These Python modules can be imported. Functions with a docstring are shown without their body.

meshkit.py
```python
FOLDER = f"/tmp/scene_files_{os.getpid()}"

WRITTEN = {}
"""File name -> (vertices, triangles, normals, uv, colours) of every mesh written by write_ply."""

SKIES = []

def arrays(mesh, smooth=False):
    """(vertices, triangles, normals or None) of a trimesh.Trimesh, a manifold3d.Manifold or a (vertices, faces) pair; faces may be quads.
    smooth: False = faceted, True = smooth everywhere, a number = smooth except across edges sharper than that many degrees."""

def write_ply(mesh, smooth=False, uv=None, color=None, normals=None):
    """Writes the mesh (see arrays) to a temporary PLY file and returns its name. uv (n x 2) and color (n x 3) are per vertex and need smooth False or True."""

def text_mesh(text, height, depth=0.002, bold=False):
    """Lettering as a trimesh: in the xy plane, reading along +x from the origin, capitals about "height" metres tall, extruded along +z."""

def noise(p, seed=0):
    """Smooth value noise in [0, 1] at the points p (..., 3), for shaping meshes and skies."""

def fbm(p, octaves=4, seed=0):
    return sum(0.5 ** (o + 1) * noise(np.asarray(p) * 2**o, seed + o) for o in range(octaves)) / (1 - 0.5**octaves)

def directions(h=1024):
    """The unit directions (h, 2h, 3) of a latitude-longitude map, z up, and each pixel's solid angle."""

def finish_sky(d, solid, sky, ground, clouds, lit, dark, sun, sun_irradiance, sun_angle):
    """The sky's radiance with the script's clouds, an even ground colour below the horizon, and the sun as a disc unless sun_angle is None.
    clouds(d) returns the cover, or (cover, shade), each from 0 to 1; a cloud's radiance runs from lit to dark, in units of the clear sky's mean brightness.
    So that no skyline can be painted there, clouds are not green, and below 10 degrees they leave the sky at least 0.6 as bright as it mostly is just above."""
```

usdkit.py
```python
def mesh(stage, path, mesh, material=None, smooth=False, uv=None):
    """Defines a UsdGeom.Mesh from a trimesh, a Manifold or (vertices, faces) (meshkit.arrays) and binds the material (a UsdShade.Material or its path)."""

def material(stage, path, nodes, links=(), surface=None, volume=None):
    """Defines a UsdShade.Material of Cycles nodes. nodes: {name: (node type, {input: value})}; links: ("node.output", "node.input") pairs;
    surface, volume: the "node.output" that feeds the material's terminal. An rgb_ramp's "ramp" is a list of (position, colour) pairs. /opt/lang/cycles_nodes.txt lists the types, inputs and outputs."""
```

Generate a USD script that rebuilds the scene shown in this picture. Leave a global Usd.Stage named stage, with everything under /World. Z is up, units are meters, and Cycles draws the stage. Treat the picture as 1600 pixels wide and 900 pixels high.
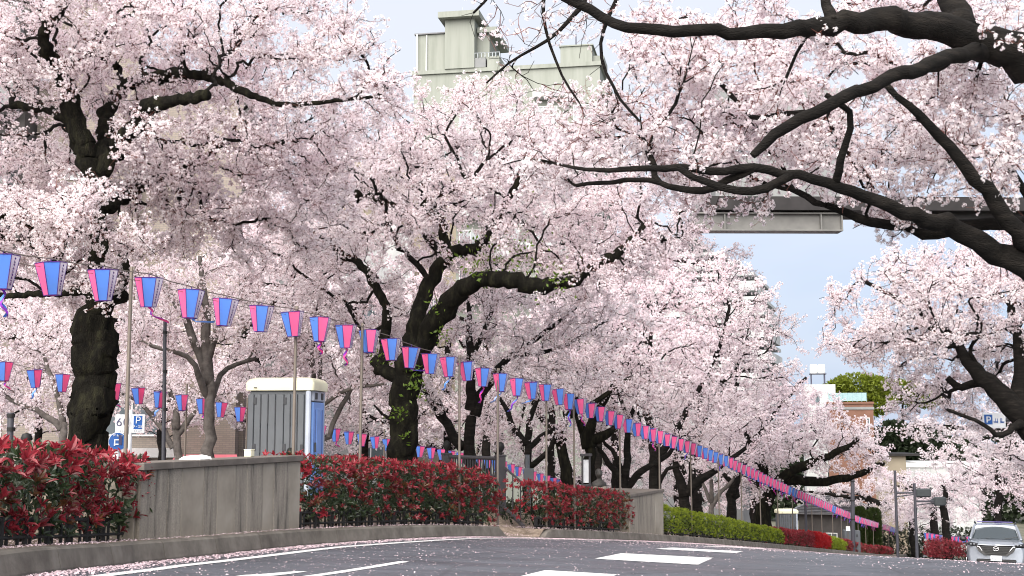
import math, random
import numpy as np, trimesh
import usdkit, meshkit
from pxr import Usd, UsdGeom, UsdShade, UsdLux, Gf, Sdf, Vt
from scipy.interpolate import PchipInterpolator, interp1d
from shapely.geometry import Polygon

stage = Usd.Stage.CreateInMemory()
UsdGeom.SetStageUpAxis(stage, 'Z'); UsdGeom.SetStageMetersPerUnit(stage, 1.0)
UsdGeom.Xform.Define(stage, '/World')
stage.SetDefaultPrim(stage.GetPrimAtPath('/World'))
UsdGeom.Scope.Define(stage, '/World/Looks')

# ------------------------------------------------------------------ camera, sky, sun, exposure
FPX, EYE = 1900.0, np.array([0., 0., 1.6])          # focal length in pixels of the 1600 wide photograph
PITCH = math.atan(225 / FPX)
cam = UsdGeom.Camera.Define(stage, '/World/camera')
cam.CreateHorizontalApertureAttr(36.0); cam.CreateFocalLengthAttr(36.0 * FPX / 1600)
cam.CreateVerticalApertureAttr(36.0 * 9 / 16)
cam.CreateClippingRangeAttr(Gf.Vec2f(0.05, 5000))
EXPOSURE = 2.6
cam.CreateExposureAttr(EXPOSURE)
cam.AddTranslateOp().Set(Gf.Vec3d(*EYE)); cam.AddRotateXOp().Set(90 + math.degrees(PITCH))

SUN = np.array([-0.30, -0.72, 0.62]); SUN /= np.linalg.norm(SUN)
usdkit.material(stage, '/World/Looks/sky', {
    'sky': ('sky_texture', {'sky_type': 'single_scattering', 'sun_disc': False, 'sun_elevation': math.asin(SUN[2]), 'sun_rotation': math.atan2(SUN[0], SUN[1]),
                            'air_density': 1.0, 'aerosol_density': 2.0, 'ozone_density': 1.0}),
    'tc': ('texture_coordinate', {}), 'mp': ('mapping', {'mapping_type': 'point', 'scale': (1.3, 1.3, 3.5), 'location': (0.3, 0.1, 0.2)}),
    'n': ('noise_texture', {'scale': 1.6, 'detail': 4.0, 'roughness': 0.5}),
    'sz': ('separate_xyz', {}), 'rz': ('map_range', {'from_min': 0.04, 'from_max': 0.30, 'to_min': -0.22, 'to_max': 0.22, 'clamp': True}),
    'ad': ('math', {'math_type': 'add'}),
    'r': ('rgb_ramp', {'ramp': [(0.32, (1.90, 2.22, 2.88)), (0.62, (2.85, 2.95, 3.22))]}),
    'mx': ('mix', {'mix_type': 'mix', 'fac': 0.92}),
    'bg': ('background_shader', {'strength': 0.0505})},
    [('tc.generated', 'mp.vector'), ('mp.vector', 'n.vector'), ('tc.generated', 'sz.vector'), ('sz.z', 'rz.value'), ('n.fac', 'ad.value1'), ('rz.result', 'ad.value2'), ('ad.value', 'r.fac'),
     ('r.color', 'mx.color2'), ('sky.color', 'mx.color1'), ('mx.color', 'bg.color')], surface='bg.background')
dome = UsdLux.DomeLight.Define(stage, '/World/sky')
UsdShade.MaterialBindingAPI.Apply(dome.GetPrim()).Bind(UsdShade.Material.Get(stage, '/World/Looks/sky'))
sun = UsdLux.DistantLight.Define(stage, '/World/sun')
sun.CreateNormalizeAttr(True); sun.CreateIntensityAttr(0.4); sun.CreateAngleAttr(75.0); sun.CreateColorAttr(Gf.Vec3f(1.0, 0.95, 0.88))
_az = math.degrees(math.atan2(SUN[1], SUN[0]))
sun.AddRotateZOp().Set(_az + 90); sun.AddRotateXOp().Set(90 - math.degrees(math.asin(SUN[2])))

# ------------------------------------------------------------------ helpers
_names = {}
def numbered(parent, name):
    k = (parent, name); n = _names.get(k, 0); _names[k] = n + 1
    return name if n == 0 else f'{name}_{n:03d}'
def ppath(parent):
    return '/World' if parent is None else str(parent.GetPath())
def tag(o, label=None, cat=None, group=None, kind=None):
    p = o.GetPrim() if hasattr(o, 'GetPrim') else o
    for k, v in (('label', label), ('category', cat), ('group', group), ('kind', kind)):
        if v: p.SetCustomDataByKey(k, v)
    return p
def thing(name, label, cat, loc=(0, 0, 0), rz=0.0, group=None, kind=None):
    x = UsdGeom.Xform.Define(stage, '/World/' + numbered('/World', name))
    x.AddTranslateOp().Set(Gf.Vec3d(*map(float, loc)))
    if rz: x.AddRotateZOp().Set(float(math.degrees(rz)))
    return tag(x, label, cat, group, kind)
def obj(name, m, mat, parent=None, smooth=False):
    pp = ppath(parent)
    u = usdkit.mesh(stage, pp + '/' + numbered(pp, name), m, M[mat] if isinstance(mat, str) else mat, smooth=smooth)
    return u.GetPrim()
def xform(name, parent):
    pp = ppath(parent)
    return UsdGeom.Xform.Define(stage, pp + '/' + numbered(pp, name)).GetPrim()
def copy_of(src, name, label, cat, loc, rz=0.0, group=None, sc=None, tilt=None):
    x = UsdGeom.Xform.Define(stage, '/World/' + numbered('/World', name))
    x.GetPrim().GetReferences().AddInternalReference(src.GetPath() if not isinstance(src, str) else src)
    x.ClearXformOpOrder()
    x.AddTranslateOp().Set(Gf.Vec3d(*map(float, loc)))
    x.AddRotateZOp().Set(float(math.degrees(rz)))
    if tilt: x.AddRotateXOp().Set(float(tilt[0])); x.AddRotateYOp().Set(float(tilt[1]))
    if sc: x.AddScaleOp().Set(Gf.Vec3f(sc, sc, sc))
    x.GetPrim().SetInstanceable(True)
    return tag(x, label, cat, group)
def proto(name):
    pp = '/World/Looks'
    return stage.CreateClassPrim(f'/Kinds/{name}') if stage.GetPrimAtPath('/Kinds') else (stage.CreateClassPrim('/Kinds'), stage.CreateClassPrim(f'/Kinds/{name}'))[1]

def ray(px, py):
    a, b = (px - 800) / FPX, (450 - py) / FPX
    c, s = math.cos(PITCH), math.sin(PITCH)
    d = np.array([a, c - b * s, s + b * c])
    return d / d[1]
def at(px, py, Y):
    "the point seen at a photograph pixel, Y metres ahead"
    return EYE + ray(px, py) * Y
def px_of(p):
    d = np.asarray(p, float) - EYE
    c, s = math.cos(PITCH), math.sin(PITCH)
    f = d[..., 1] * c + d[..., 2] * s; u = -d[..., 1] * s + d[..., 2] * c
    return 800 + FPX * d[..., 0] / f, 450 - FPX * u / f

# the street: s runs downhill along the lanterns, t to the right of that
HS, HC = 0.384, 0.923
def st(x, y): return x * HS + y * HC, x * HC - y * HS
def xy(s, t): return s * HS + t * HC, s * HC - t * HS
_zk = PchipInterpolator([-60, -20, 0, 6.85, 9.92, 14.5, 19.3, 24, 33.6, 49, 67, 104, 140, 200, 400, 1500],
                        1.6 + np.array([-0.6, -0.9, -1.0, -1.09, -1.295, -1.53, -1.81, -2.2, -3.06, -4.57, -6.39, -10., -12.6, -14, -14.5, -14.5]))
_tk = interp1d([-60, 0, 4, 6.85, 9.92, 14.5, 19.3, 24, 60, 1500], [-3.5, -4.4, -5.9, -6.95, -8.16, -9.0, -9.26, -9.3, -9.3, -9.3])
_cf = interp1d([-60, 20, 27, 43, 1500], [.012, .012, .021, .067, .067])
def zk(s): return _zk(s)
def tk(s): return _tk(s)
def zroad(x, y):
    s, t = st(np.asarray(x, float), np.asarray(y, float)); w = np.clip(t - tk(s), -60, 11)
    return zk(s) - _cf(s) * np.maximum(w, 0)
def rise(w):
    k = np.clip((-w - .95) / 1.5, 0, 1); return .42 * k * k * (3 - 2 * k)
def zmed(x, y):
    "level of the planted median behind the kerb"
    s, t = st(np.asarray(x, float), np.asarray(y, float)); return zk(s) + 0.20 + rise(t - tk(s))
def on_road(px, py):
    r = ray(px, py); lo = None
    for Y in np.arange(5, 120, 0.05):
        p = EYE + r * Y
        if p[2] < zroad(p[0], p[1]): return p
    return p

class MB:
    "collects primitives into one mesh"
    def __init__(s): s.v, s.f, s.n = [], [], 0
    def add(s, v, f):
        v = np.asarray(v, float); f = np.asarray(f, int)
        if f.shape[1] == 4: f = np.vstack([f[:, [0, 1, 2]], f[:, [0, 2, 3]]])
        s.v.append(v); s.f.append(f + s.n); s.n += len(v); return s
    def mesh(s, m): return s.add(m.vertices, m.faces)
    def box(s, c, size, rz=0.0, bev=0.0):
        if bev:
            hx, hy, hz = np.array(size) / 2 - bev
            pts = np.array([[i * (hx + (bev if a == 0 else 0)), j * (hy + (bev if a == 1 else 0)), k * (hz + (bev if a == 2 else 0))] for i in (-1, 1) for j in (-1, 1) for k in (-1, 1) for a in range(3)])
            m = trimesh.convex.convex_hull(pts)
        else: m = trimesh.creation.box(size)
        v = np.array(m.vertices)
        if rz: v = v @ rotz(rz).T
        return s.add(v + np.asarray(c, float), m.faces)
    def bar(s, a, b, r, r2=None, n=8):
        v, f = tube(np.array([a, b], float), [r, r if r2 is None else r2], n, cap=True); return s.add(v, f)
    def tube(s, p, r, n=8): v, f = tube(np.asarray(p, float), r, n, cap=True); return s.add(v, f)
    def lathe(s, prof, c=(0, 0, 0), n=16):
        prof = np.array(prof, float); m = trimesh.creation.revolve(prof, sections=n); return s.add(np.array(m.vertices) + np.asarray(c, float), m.faces)
    def get(s): return trimesh.Trimesh(np.vstack(s.v), np.vstack(s.f), process=False)
def rotz(a):
    c, s = math.cos(a), math.sin(a); return np.array([[c, -s, 0], [s, c, 0], [0, 0, 1.0]])
def frames(p):
    t = np.gradient(p, axis=0); t /= np.linalg.norm(t, axis=1, keepdims=True) + 1e-12
    a = np.zeros_like(p); ref = np.array([0, 0, 1.0]) if abs(t[0, 2]) < .8 else np.array([1.0, 0, 0])
    for i in range(len(p)):
        u = ref - t[i] * (ref @ t[i]); u /= np.linalg.norm(u) + 1e-12; a[i] = u; ref = u
    return t, a, np.cross(t, a)
def tube(p, r, n=8, cap=False):
    p = np.asarray(p, float); t, a, b = frames(p); r = np.broadcast_to(np.asarray(r, float), (len(p),))
    th = np.arange(n) * 2 * np.pi / n
    v = p[:, None] + r[:, None, None] * (np.cos(th)[None, :, None] * a[:, None] + np.sin(th)[None, :, None] * b[:, None])
    i, j = np.meshgrid(np.arange(len(p) - 1), np.arange(n), indexing='ij')
    q = np.stack([i * n + j, i * n + (j + 1) % n, (i + 1) * n + (j + 1) % n, (i + 1) * n + j], -1).reshape(-1, 4)
    f = np.vstack([q[:, [0, 1, 2]], q[:, [0, 2, 3]]]); v = v.reshape(-1, 3)
    if cap:
        k = len(v); v = np.vstack([v, p[0], p[-1]]); L = (len(p) - 1) * n; j = np.arange(n)
        f = np.vstack([f, np.stack([np.full(n, k), (j + 1) % n, j], 1), np.stack([np.full(n, k + 1), L + j, L + (j + 1) % n], 1)])
    return v, f
def sticks(a, b, ra, rb, n=3):
    "many separate straight twigs at once"
    a, b = np.asarray(a, float), np.asarray(b, float); d = b - a; d /= np.linalg.norm(d, axis=1, keepdims=True) + 1e-9
    ref = np.where(np.abs(d[:, 2:]) < .8, np.array([[0, 0, 1.0]]), np.array([[1.0, 0, 0]]))
    u = np.cross(d, ref); u /= np.linalg.norm(u, axis=1, keepdims=True) + 1e-9; w = np.cross(d, u)
    th = np.arange(n) * 2 * np.pi / n
    ring = np.cos(th)[None, :, None] * u[:, None] + np.sin(th)[None, :, None] * w[:, None]
    v = np.concatenate([a[:, None] + ring * np.asarray(ra)[:, None, None], b[:, None] + ring * np.asarray(rb)[:, None, None]], 1)
    j = np.arange(n); q = np.stack([j, (j + 1) % n, n + (j + 1) % n, n + j], 1)
    f = np.vstack([q[:, [0, 1, 2]], q[:, [0, 2, 3]]])
    F = (f[None] + (np.arange(len(a)) * 2 * n)[:, None, None]).reshape(-1, 3)
    return v.reshape(-1, 3), F
def spline(p, step):
    "Catmull-Rom through the rows of p (xyz and radius), resampled"
    p = np.asarray(p, float)
    if len(p) < 3:
        q = p
    else:
        e = np.vstack([2 * p[0] - p[1], p, 2 * p[-1] - p[-2]]); q = []
        for i in range(len(p) - 1):
            a, b, c, d = e[i:i + 4]
            for u in np.linspace(0, 1, 10, endpoint=False):
                q.append(.5 * ((2 * b) + (c - a) * u + (2 * a - 5 * b + 4 * c - d) * u * u + (3 * b - a - 3 * c + d) * u ** 3))
        q = np.array(q + [p[-1]])
    L = np.r_[0, np.cumsum(np.linalg.norm(np.diff(q[:, :3], axis=0), axis=1))]
    n = max(2, int(round(L[-1] / step)) + 1); x = np.linspace(0, L[-1], n)
    return np.stack([np.interp(x, L, q[:, k]) for k in range(q.shape[1])], 1)
def sheet(x, y, z, two_sided=False):
    h, w = x.shape; v = np.stack([x, y, z], -1).reshape(-1, 3)
    i, j = np.meshgrid(np.arange(h - 1), np.arange(w - 1), indexing='ij'); k = i * w + j
    f = np.stack([k, k + 1, k + w + 1, k + w], -1).reshape(-1, 4)
    n = np.cross(v[f[:, 1]] - v[f[:, 0]], v[f[:, 3]] - v[f[:, 0]])
    if n[:, 2].mean() < 0: f = f[:, ::-1]
    return v, f

def leaves(p, d, n, L, Wd):
    "pointed leaves folded along the midrib: base p, direction d, face normal n"
    d = d / np.linalg.norm(d, axis=1, keepdims=True); e = np.cross(d, n); e /= np.linalg.norm(e, axis=1, keepdims=True) + 1e-9; u = np.cross(e, d); L = L[:, None]; Wd = Wd[:, None]
    tip = p + d * L - u * L * .16; mid = p + d * L * .5 - u * Wd * .12
    v = np.stack([p, p + d * L * .42 + e * Wd * .5 + u * Wd * .18, p + d * L * .78 + e * Wd * .33 + u * Wd * .02, tip, p + d * L * .78 - e * Wd * .33 + u * Wd * .02, p + d * L * .42 - e * Wd * .5 + u * Wd * .18, mid], 1).reshape(-1, 3)
    f = np.array([[0, 1, 6], [1, 2, 6], [2, 3, 6], [3, 4, 6], [4, 5, 6], [5, 0, 6]]); i = np.arange(len(p))[:, None, None] * 7
    return v, (f[None] + i).reshape(-1, 3)
# ------------------------------------------------------------------ materials
M = {}
def mat(name, nodes, links=(), surface='p.BSDF'):
    M[name] = usdkit.material(stage, '/World/Looks/' + name, nodes, links, surface=surface); return M[name]
def rough(name, c1, c2, scale=6.0, rough=.7, bump=.15, dist=.02, detail=5, spec=.3, c3=None, metallic=0.0, coords='position', stretch=(1, 1, 1)):
    "a surface of two or three tones of noise with a fine relief"
    ramp = [(.32, c1), (.68, c2)] if c3 is None else [(.28, c1), (.5, c2), (.72, c3)]
    mat(name, {'g': ('geometry', {}), 't': ('texture_coordinate', {}), 'mp': ('mapping', {'mapping_type': 'point', 'scale': stretch}),
               'n': ('noise_texture', {'scale': scale, 'detail': float(detail), 'roughness': .62}), 'r': ('rgb_ramp', {'ramp': ramp}),
               'n2': ('noise_texture', {'scale': scale * 9, 'detail': 3.0}), 'b': ('bump', {'strength': bump, 'distance': dist}),
               'p': ('principled_bsdf', {'roughness': rough, 'specular_ior_level': spec, 'metallic': metallic})},
        [('g.position' if coords == 'position' else 't.object', 'mp.vector'), ('mp.vector', 'n.vector'), ('mp.vector', 'n2.vector'), ('n.fac', 'r.fac'), ('r.color', 'p.base_color'),
         ('n2.fac', 'b.height'), ('b.normal', 'p.normal')])
def plain(name, c, rough=.5, spec=.4, metallic=0.0, vary=.08):
    c = np.array(c, float)
    mat(name, {'g': ('geometry', {}), 'n': ('noise_texture', {'scale': 3.0, 'detail': 4.0}), 'r': ('rgb_ramp', {'ramp': [(.3, tuple(c * (1 - vary))), (.7, tuple(np.minimum(c * (1 + vary), 1)))]}),
               'p': ('principled_bsdf', {'roughness': rough, 'specular_ior_level': spec, 'metallic': metallic})},
        [('g.position', 'n.vector'), ('n.fac', 'r.fac'), ('r.color', 'p.base_color')])
def leafy(name, c1, c2, trans=.35, rough=.5, spec=.3, tcol=None):
    "thin leaves or petals; each island its own tone"
    mat(name, {'g': ('geometry', {}), 'r': ('rgb_ramp', {'ramp': [(0, c1), (1, c2)]}), 'p': ('principled_bsdf', {'roughness': rough, 'specular_ior_level': spec}),
               'tr': ('translucent_bsdf', {}), 'mx': ('mix_closure', {'fac': trans})},
        [('g.random_per_island', 'r.fac'), ('r.color', 'p.base_color'), ('r.color', 'tr.color'), ('p.BSDF', 'mx.closure1'), ('tr.BSDF', 'mx.closure2')], surface='mx.closure')

# petals: pale pink, a little deeper towards the heart of the flower, differing from spray to spray
mat('petal', {'g': ('geometry', {}), 'o': ('object_info', {}), 'r': ('rgb_ramp', {'ramp': [(0, (.955, .918, .932)), (.55, (.963, .944, .952)), (1, (.970, .958, .962))]}),
              'r2': ('rgb_ramp', {'ramp': [(0, (.93, .88, .90)), (.5, (1, 1, 1)), (1, (1, .95, .965))]}), 'm': ('mix', {'mix_type': 'multiply', 'fac': 1.0}),
              'p': ('diffuse_bsdf', {'roughness': .3}), 'tr': ('translucent_bsdf', {}), 'mx': ('mix_closure', {'fac': .56}), 'bn': ('noise_texture', {'scale': .16, 'detail': 2.0}), 'br': ('rgb_ramp', {'ramp': [(.38, (1, .972, .985)), (.60, (1, 1, 1))]}), 'm2': ('mix', {'mix_type': 'multiply', 'fac': 1.0})},
    [('g.random_per_island', 'r.fac'), ('o.random', 'r2.fac'), ('r.color', 'm.color1'), ('r2.color', 'm.color2'), ('g.position', 'bn.vector'), ('bn.fac', 'br.fac'), ('m.color', 'm2.color1'), ('br.color', 'm2.color2'), ('m2.color', 'p.color'), ('m2.color', 'tr.color'),
     ('p.BSDF', 'mx.closure1'), ('tr.BSDF', 'mx.closure2')], surface='mx.closure')
plain('calyx', (.16, .07, .06), .8, .1)
rough('bark', (.004, .0035, .0032), (.010, .0085, .0075), 4, .85, .9, .035, c3=(.026, .022, .019), spec=.15, stretch=(1, 1, 4))
rough('bark_old', (.0045, .004, .0035), (.011, .010, .0075), 3, .95, 1.0, .06, c3=(.030, .029, .017), spec=.1, stretch=(3, 3, .9))
rough('bark_pale', (.05, .043, .04), (.10, .088, .082), 7, .9, .5, .02, c3=(.15, .135, .125), spec=.15)
plain('twig', (.02, .014, .013), .9, .1)
leafy('young_leaf', (.10, .16, .02), (.22, .26, .05))
# ------------------------------------------------------------------ blossom sprays and cherry trees
def flower(rng, d, size, petals=5):
    "five cupped petals round the axis d"
    d = d / np.linalg.norm(d); u = np.cross(d, rng.normal(size=3)); u /= np.linalg.norm(u); w = np.cross(d, u)
    v, f = [], []
    for k in range(petals):
        a = 2 * math.pi * k / petals + rng.normal() * .08; e = math.cos(a) * u + math.sin(a) * w; t = -math.sin(a) * u + math.cos(a) * w
        cup = rng.uniform(.15, .45); wd = .36
        n = len(v)
        v += [d * 0, e * .52 + d * cup * .35 + t * wd, e * 1.0 + d * cup * .8 + t * .12, e * 1.0 + d * cup * .8 - t * .12, e * .52 + d * cup * .35 - t * wd]
        f += [[n, n + 1, n + 4], [n + 1, n + 2, n + 4], [n + 2, n + 3, n + 4]]
    return np.array(v) * size, np.array(f)
def spray(seed, n_umbel, n_fl, length, size, spread):
    "a flowering twig along +z: umbels of blossoms on short stalks"
    rng = np.random.default_rng(seed); pet, ca = MB(), MB()
    p = np.array([[rng.normal() * .012 * i, rng.normal() * .012 * i, length * i / 4] for i in range(5)])
    ca.add(*tube(p, np.linspace(.0045, .002, 5), 3))
    for k in range(n_umbel):
        h = (k + rng.uniform(.2, .8)) / n_umbel; c = np.array([np.interp(h * 4, range(5), p[:, i]) for i in range(3)])
        a = rng.uniform(0, 2 * math.pi); out = np.array([math.cos(a), math.sin(a), rng.normal() * .5]); out /= np.linalg.norm(out)
        u = c + out * rng.uniform(.02, spread)
        ca.add(*sticks([c], [u], np.array([.002]), np.array([.0015])))
        n = rng.integers(max(2, n_fl - 2), n_fl + 2)
        for q in range(n):
            d = out * .7 + rng.normal(size=3) * .8; d /= np.linalg.norm(d)
            e = u + d * rng.uniform(.012, .034)
            if q % 2 == 0: ca.add(*sticks([u], [e], np.array([.0014]), np.array([.0022])))
            v, f = flower(rng, d + rng.normal(size=3) * .35, size * rng.uniform(.8, 1.1)); pet.add(v + e, f)
    return pet.get(), ca.get()
SPRAYS = {
    'full': [spray(10 + i, 12, 7, .31,   .0165, .095) for i in range(5)],
    'far': [spray(30 + i, 12, 6, .42, .027, .12) for i in range(4)],
    'thin': [spray(20 + i, 5, 5, .34, .017, .06) for i in range(3)],
}
for key, items in SPRAYS.items():
    for i, (pet, ca) in enumerate(items):
        if not stage.GetPrimAtPath('/Kinds'): stage.CreateClassPrim('/Kinds')
        usdkit.mesh(stage, f'/Kinds/spray_{key}_{i}/blossom', pet, M['petal']); usdkit.mesh(stage, f'/Kinds/spray_{key}_{i}/stalk', ca, M['calyx'])

def instancer(parent, name, pos, direc, scale, kinds, rng, kind=None):
    pp = ppath(parent); path = pp + '/' + numbered(pp, name)
    pi = UsdGeom.PointInstancer.Define(stage, path); n = len(pos)
    rel = pi.CreatePrototypesRel(); cnt = 0
    for key in kinds:
        for i in range(len(SPRAYS[key])):
            q = UsdGeom.Xform.Define(stage, f'{path}/kind_{cnt}'); q.GetPrim().GetReferences().AddInternalReference(f'/Kinds/spray_{key}_{i}'); rel.AddTarget(q.GetPath()); cnt += 1
    pi.CreateProtoIndicesAttr(Vt.IntArray.FromNumpy(rng.integers(0, cnt, n).astype(np.int32)))
    pi.CreatePositionsAttr(Vt.Vec3fArray.FromNumpy(np.asarray(pos, np.float32)))
    d = direc / (np.linalg.norm(direc, axis=1, keepdims=True) + 1e-9)
    ax = np.cross(np.tile([0, 0, 1.0], (n, 1)), d); s = np.linalg.norm(ax, axis=1); ang = np.arctan2(s, d[:, 2]); ax = np.where(s[:, None] > 1e-6, ax / np.maximum(s[:, None], 1e-6), [1, 0, 0])
    q1 = np.c_[np.cos(ang / 2), ax * np.sin(ang / 2)[:, None]]; r = rng.uniform(0, 2 * np.pi, n); q2 = np.c_[np.cos(r / 2), 0 * r, 0 * r, np.sin(r / 2)]
    w1, x1, y1, z1 = q1.T; w2, x2, y2, z2 = q2.T
    q = np.c_[w1 * w2 - x1 * x2 - y1 * y2 - z1 * z2, w1 * x2 + x1 * w2 + y1 * z2 - z1 * y2, w1 * y2 - x1 * z2 + y1 * w2 + z1 * x2, w1 * z2 + x1 * y2 - y1 * x2 + z1 * w2]
    pi.CreateOrientationsAttr(Vt.QuathArray([Gf.Quath(*map(float, k)) for k in q]))
    pi.CreateScalesAttr(Vt.Vec3fArray.FromNumpy(np.repeat(np.asarray(scale, np.float32)[:, None], 3, 1)))
    if kind: tag(pi, kind=kind)
    return pi.GetPrim()

def limb_mesh(q, sides, rough_amp, seed, burl=0.0):
    "a tapered limb with uneven bark; q rows are x y z r"
    v, f = tube(q[:, :3], q[:, 3], sides, cap=True); n = len(q) * sides
    c = np.repeat(q[:, :3], sides, 0); r = np.repeat(q[:, 3], sides)
    d = v[:n] - c; dn = d / (np.linalg.norm(d, axis=1, keepdims=True) + 1e-9)
    g = v[:n] / np.maximum(r.mean(), .03) * np.array([1.9, 1.9, .42]); k = meshkit.fbm(g + seed * 7.3, 4, seed) - .5
    m = k * rough_amp * r
    if burl: m += np.maximum(meshkit.noise(v[:n] / .38 + seed * 3.1, seed + 5) - .55, 0) * burl * r * 2.2
    v[:n] += dn * m[:, None]
    return trimesh.Trimesh(v, f, process=False)

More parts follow.
